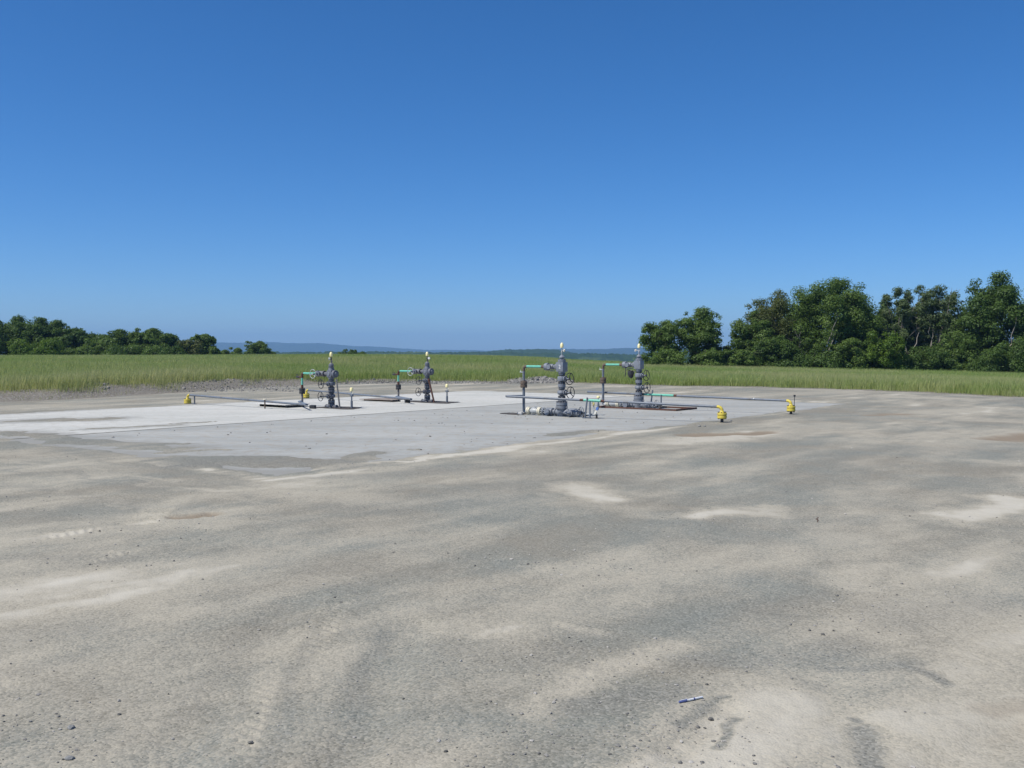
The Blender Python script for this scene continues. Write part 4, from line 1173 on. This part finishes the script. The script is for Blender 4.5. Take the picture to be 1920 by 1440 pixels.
# ---- flowlines
def flowline(label, end, far, zend, zfar, hook, green=None, posts=(), tagpt=None, group='flowlines'):
    """pipe from the yellow flange (end) along the slab to 'far', then hooking back to the riser"""
    e = Vector((end.x, end.y, 0)); f = Vector((far.x, far.y, 0))
    o = thing('flowline', label, 'pipeline', e, 0, group)
    A = Vector((0, 0, zend)); B = f - e; B.z = zfar
    d = (B - A).normalized(); hd = Vector((d.x, d.y, 0)).normalized()
    A1 = A + d * .12
    hk = [Vector((h.x - e.x, h.y - e.y, h.z)) for h in hook]
    def pt(s): return A.lerp(B, s)
    if green:
        s0, s1 = green
        pp = MB().tube([A1, pt(s0)], .03, 14).tube([pt(s1), B - d * .06, B + (hk[0] - B).normalized() * .06] + hk, .03, 14)
    else:
        pp = MB().tube([A1, B - d * .06, B + (hk[0] - B).normalized() * .06] + hk, .03, 14)
    pp.build('pipe', M_PIPE, o)
    if green:
        MB().tube([pt(s0), pt(s1)], .034, 14).build('green_pipe', M_GREEN, o)
        MB().tube([pt(s0) - d * .10, pt(s0)], .033, 12).build('weld_joint', M_RUST, o)
        MB().tube([pt(s1), pt(s1) + d * .10], .033, 12).build('weld_joint', M_RUST, o)
    # yellow elbow and flange pair on a dark stub
    MB().tube([A1] + [Vector((0, 0, zend - .10)) + (hd * .10) + (hd * -.10) * math.sin(a) + Z * (.10 * math.cos(a)) for a in np.linspace(0, math.pi / 2, 8)] + [Vector((0, 0, zend - .12))], .036, 14).lathe([(0, .062), (.015, .06), (.045, .04)], (0, 0, zend - .135), Z, 16).build('elbow', M_YEL, o)
    zt = zend - .135
    y = MB().disc((0, 0, zt - .062), Z, .112, .06, .008, 26).disc((0, 0, zt - .135), Z, .112, .066, .008, 26).build('flange_pair', M_YEL, o)
    MB().bolts((0, 0, zt - .135), Z, .088, 8, .012, -.018, .155).weld(y, M_DARK)
    MB().tube([(0, 0, zt - .135), (0, 0, -.05)], .036, 14).build('stub_pipe', M_DARK, o)
    for (s, off, h, lean, zb) in posts:
        b = pt(s) + Vector((off[0], off[1], 0)); b.z = 0
        tp = b + Vector((lean[0], lean[1], h))
        MB().tube([b + Vector((0, 0, -.02)), tp], .022, 10).box(b + Vector((0, 0, .008)), (.12, .12, .012), bev=.002).build('support_post', M_PIPE, o)
    if tagpt is not None:
        MB().ball(pt(tagpt) + Vector((-.01, -.03, .02)), .022).build('white_marker', M_WHITE, o)
    return o

def riser_of(W):
    a = -1.245 if W in (W_NEAR, W_FAR) else -1.33
    m = Matrix.Rotation(ROTW, 3, 'Z') @ Vector((a, 0, 0))
    return Vector((W.location.x + m.x, W.location.y + m.y, 0))
rn, rf, rl, rm = riser_of(W_NEAR), riser_of(W_FAR), riser_of(W_LEFT), riser_of(W_MID)
def ends(px, base_y): return gp(px, base_y)
# near right: yellow at (1354, 793)
flowline('grey flowline of the nearest wellhead, ending in the nearer yellow flange', gp(1354.5, 793), Vector((-.2, 25.12, 0)), .375, .50,
         [Vector((rn.x - .02, rn.y, .49))], green=(.53, .61),
         posts=((.585, (.02, -.05), .58, (-.02, -.01)), (.555, (-.10, -.02), .0, (0, 0)))[:1] and [(.587, (.03, -.055), .43, (0, 0), 0), (.605, (-.0, -.06), .52, (.06, 0), 0)])
flowline('grey flowline over the rusty curb, ending in the farther yellow flange', gp(1484, 778), Vector((2.27, 29.4, 0)), .37, .435,
         [Vector((rf.x, rf.y, .43))], green=(.535, .685), posts=[(.655, (0, -.05), .55, (.07, 0), 0), (.60, (0, -.06), .42, (.0, 0), 0)], tagpt=.16)
flowline('grey flowline of the leftmost wellhead running to the far left yellow flange', gp(351, 757.5), Vector((-5.75, 26.95, 0)), .29, .17,
         [Vector((rl.x - .06, rl.y - .2, .16)), Vector((rl.x, rl.y, .16))], posts=[(.06, (0, .05), .28, (0, 0), 0)])
flowline('grey flowline of the smallest wellhead passing behind the leftmost one', at_depth(574, 34.0), Vector((-3.15, 30.2, 0)), .30, .16,
         [Vector((rm.x - .05, rm.y - .2, .16)), Vector((rm.x, rm.y, .16))])
# marker rod by the farther yellow flange
o = thing('marker_rod', 'thin dark marker rod with a black head behind the farther yellow flange', 'marker', gp(1489.5, 775.5))
MB().tube([(0, 0, -.02), (.012, 0, .46)], .009, 8).build('rod', M_DARK, o)
MB().box((.012, 0, .48), (.055, .04, .05), bev=.01).build('head', M_DARK, o)
# cap rod standing on the left flowline
o = thing('marker_rod', 'short rusty valve stem with a pale top beside the left flowline', 'marker', at_depth(496, 27.9))
MB().tube([(0, 0, -.02), (0, 0, .27)], .02, 8).build('rod', M_BROWN, o)
MB().lathe([(.26, .05), (.275, .06), (.29, .05)], (0, 0, 0), Z, 12).build('head', M_CREAM, o)

# ---- rusty curb round the far right wellhead, dark patches for cellar shade round the others
def curb(label, c, lu, lv, h, mat, ang=ROTW):
    o = thing('cellar_curb', label, 'curb', (c.x, c.y, 0), ang)
    for sx in (-1, 1):
        MB().box((sx * lv / 2, 0, h / 2 - .01), (.06, lu, h), bev=.008).build('side_beam', mat, o)
    for sy in (-1, 1):
        MB().box((0, sy * (lu / 2 - .03), h / 2 - .012), (lv - .064, .06, h - .004), bev=.008).build('cross_beam', mat, o)
    return o
cc = at_depth(1198, 28.1)
curb('rusty steel curb frame lying round the second wellhead from the right', Vector((cc.x + .25, cc.y + .05, 0)), 1.25, 2.55, .06, M_RUST)
def dark_patch(name, cx, cy, lu, lv, seed, label):
    """low uneven patch whose dark colour stands for pit shade and rusty dirt"""
    rng = np.random.default_rng(seed)
    n = 28
    vs = [(0, 0, .022)]
    for ring, zz in ((.55, .024), (.85, .016), (1.0, .004)):
        for k in range(n):
            a = 2 * math.pi * k / n
            sq = 1.0 / max(abs(math.cos(a)), abs(math.sin(a))) ** .7
            rr = ring * sq * (1 + .10 * math.sin(3 * a + seed) + rng.normal(0, .04))
            vs.append((lv / 2 * rr * math.cos(a), lu / 2 * rr * math.sin(a), zz + rng.normal(0, .004)))
    fs = [(0, 1 + k, 1 + (k + 1) % n) for k in range(n)]
    for r_ in range(2):
        b = 1 + r_ * n
        fs += [(b + k, b + n + k, b + n + (k + 1) % n, b + (k + 1) % n) for k in range(n)]
    me = bpy.data.meshes.new(name); me.from_pydata(vs, [], fs); me.update(); me.shade_smooth()
    o = link(name, me, M_PIT_DARK)
    o.location = (cx, cy, 0.002); o.rotation_euler = (0, 0, ROTW)
    return tag(o, kind='structure')
M_PIT_DARK = paint('pit_shade_and_dirt', (0.05, 0.045, 0.04), (0.14, 0.12, 0.10), 0.9, scale=5)  # dark colour stands in for shade inside the cellar pits, also for dirt
dark_patch('shade_and_dirt_patch', W_LEFT.location.x + .2, W_LEFT.location.y + .1, 1.0, 1.7, 3, '')  # shade of the open cellar, put in as a dark patch
dark_patch('shade_and_dirt_patch', W_MID.location.x + .15, W_MID.location.y + .1, 1.0, 2.0, 4, '')
dark_patch('shade_and_dirt_patch', rn.x - .25, rn.y + .1, .5, .8, 5, '')

def plate(label, c, lu, lv, z0, z1, mat, ang=ROTW):
    o = thing('cover_plate', label, 'plate', (c.x, c.y, 0), ang, 'cellar cover plates')
    tilt = Matrix.Rotation(math.atan2(z1 - z0, lv), 3, 'Y')
    MB().box((0, 0, (z0 + z1) / 2), (lv, lu, .018), rot=tilt, bev=.003).build('sheet', mat, o)
    for sx in (-1, 1):
        zz = (z0 if sx < 0 else z1)
        zz = (z0 + z1) / 2 + (zz - (z0 + z1) / 2) * -.85 * (-1)
        MB().box((sx * lv * .42, 0, zz / 2 - .012), (.08, lu * .7, max(zz - .02, .02)), bev=.004).build('bearer', M_DARK, o)
    return o
plate('pale dusty plate raised over the ground left of the leftmost wellhead', at_depth(528, 29.0), .9, 1.5, .09, .09, M_PLATE)
plate('brown dusty plate on the ground between the two left wellheads', at_depth(722, 32.3), .9, 1.6, .07, .05, M_PLATE2)
# dark blocks lying at the feet of the left wellheads
for px, d, s, mt, lab in ((586, 27.9, .07, M_DARK, 'dark block on the ground left of the leftmost wellhead foot'),
                          (763, 31.0, .07, M_RUBBER, 'dark block on the ground left of the smallest wellhead foot'),
                          (756, 31.0, .06, M_PLATE, 'pale block beside the dark one near the smallest wellhead'),
                          (975, 25.3, .05, M_PLATE, 'pale lump of concrete at the foot of the nearest riser pipe')):
    p = at_depth(px, d)
    o = MB().box((0, 0, s * .8), (s * 2.6, s * 1.6, s * 1.7), rot=Matrix.Rotation(.08, 3, 'X'), bev=s * .25).build('block', mt)
    o.location = (p.x, p.y, -.005); o.rotation_euler = (0, 0, ROTW + .2)
    tag(o, lab, 'block', 'blocks lying by the wellheads')

# ---- pen
pa, pb = gp(1277, 1333), gp(1322, 1323)
pd = (pb - pa); PL = pd.length
pen = thing('pen', 'white ballpoint pen with a blue cap lying on the gravel in the foreground', 'pen', (pa.x, pa.y, float(max(ground_z(np.array([pa.x, pb.x, (pa.x + pb.x) / 2]), np.array([pa.y, pb.y, (pa.y + pb.y) / 2])))) + .006), math.atan2(pd.y, pd.x))
MB().tube([(PL * .30, 0, 0), (PL * .97, 0, 0), (PL, 0, 0)], [.0052, .0052, .004], 12).build('barrel', M_PENW, pen)
cap_ = MB().tube([(0, 0, 0), (.006, 0, 0), (PL * .32, 0, 0)], [.004, .0062, .0062], 12).build('cap', M_PENB, pen)
MB().box((PL * .2, 0, .0072), (PL * .28, .0035, .002), bev=.0006).build('clip', M_PENW, cap_)
MB().tube([(PL * .60, 0, 0), (PL * .66, 0, 0)], .0056, 12).build('band', M_PENB, pen)

# ---- small weed stub on the pad
pw = gp(1536, 983)
pw.z = float(ground_z(np.array([pw.x]), np.array([pw.y]))[0])
wd_ = thing('weed', 'tiny dark dried weed standing alone on the gravel at right', 'weed', pw)
MB().tube([(0, 0, -.01), (.003, 0, .03), (.0, 0, .055)], [.004, .0035, .0015], 6).tube([(.003, 0, .025), (-.02, .0, .03)], [.003, .001], 5).build('stem', M_RUST, wd_)
lf_ = MB()
for k in range(5):
    a = k * 1.3; c = Vector((.004 * math.cos(a), .004 * math.sin(a), .015 + .008 * k))
    lf_.add([c, c + Vector((.008 * math.cos(a), .008 * math.sin(a), .006)), c + Vector((.014 * math.cos(a), .014 * math.sin(a), .0)), c + Vector((.008 * math.cos(a), .008 * math.sin(a), -.003))], [(0, 1, 2, 3)])
lf_.build('leaf', M_RUST, wd_, smooth=False)

# ------------------------------------------------------------------ haze
def haze():
    mb = MB().box((0, 4500, 30), (13000, 9800, 260))
    o = mb.build('haze', None, None, smooth=False)
    m = bpy.data.materials.new('haze'); m.use_nodes = True
    t = m.node_tree
    t.nodes.remove(t.nodes['Principled BSDF'])
    v = N(t, 'ShaderNodeVolumePrincipled')
    v.inputs['Color'].default_value = (0.36, 0.64, 1.0, 1)
    v.inputs['Density'].default_value = 0.00016
    v.inputs['Anisotropy'].default_value = 0.0
    t.links.new(v.outputs[0], t.nodes['Material Output'].inputs['Volume'])
    o.data.materials.append(m)
    tag(o, kind='stuff')
haze()
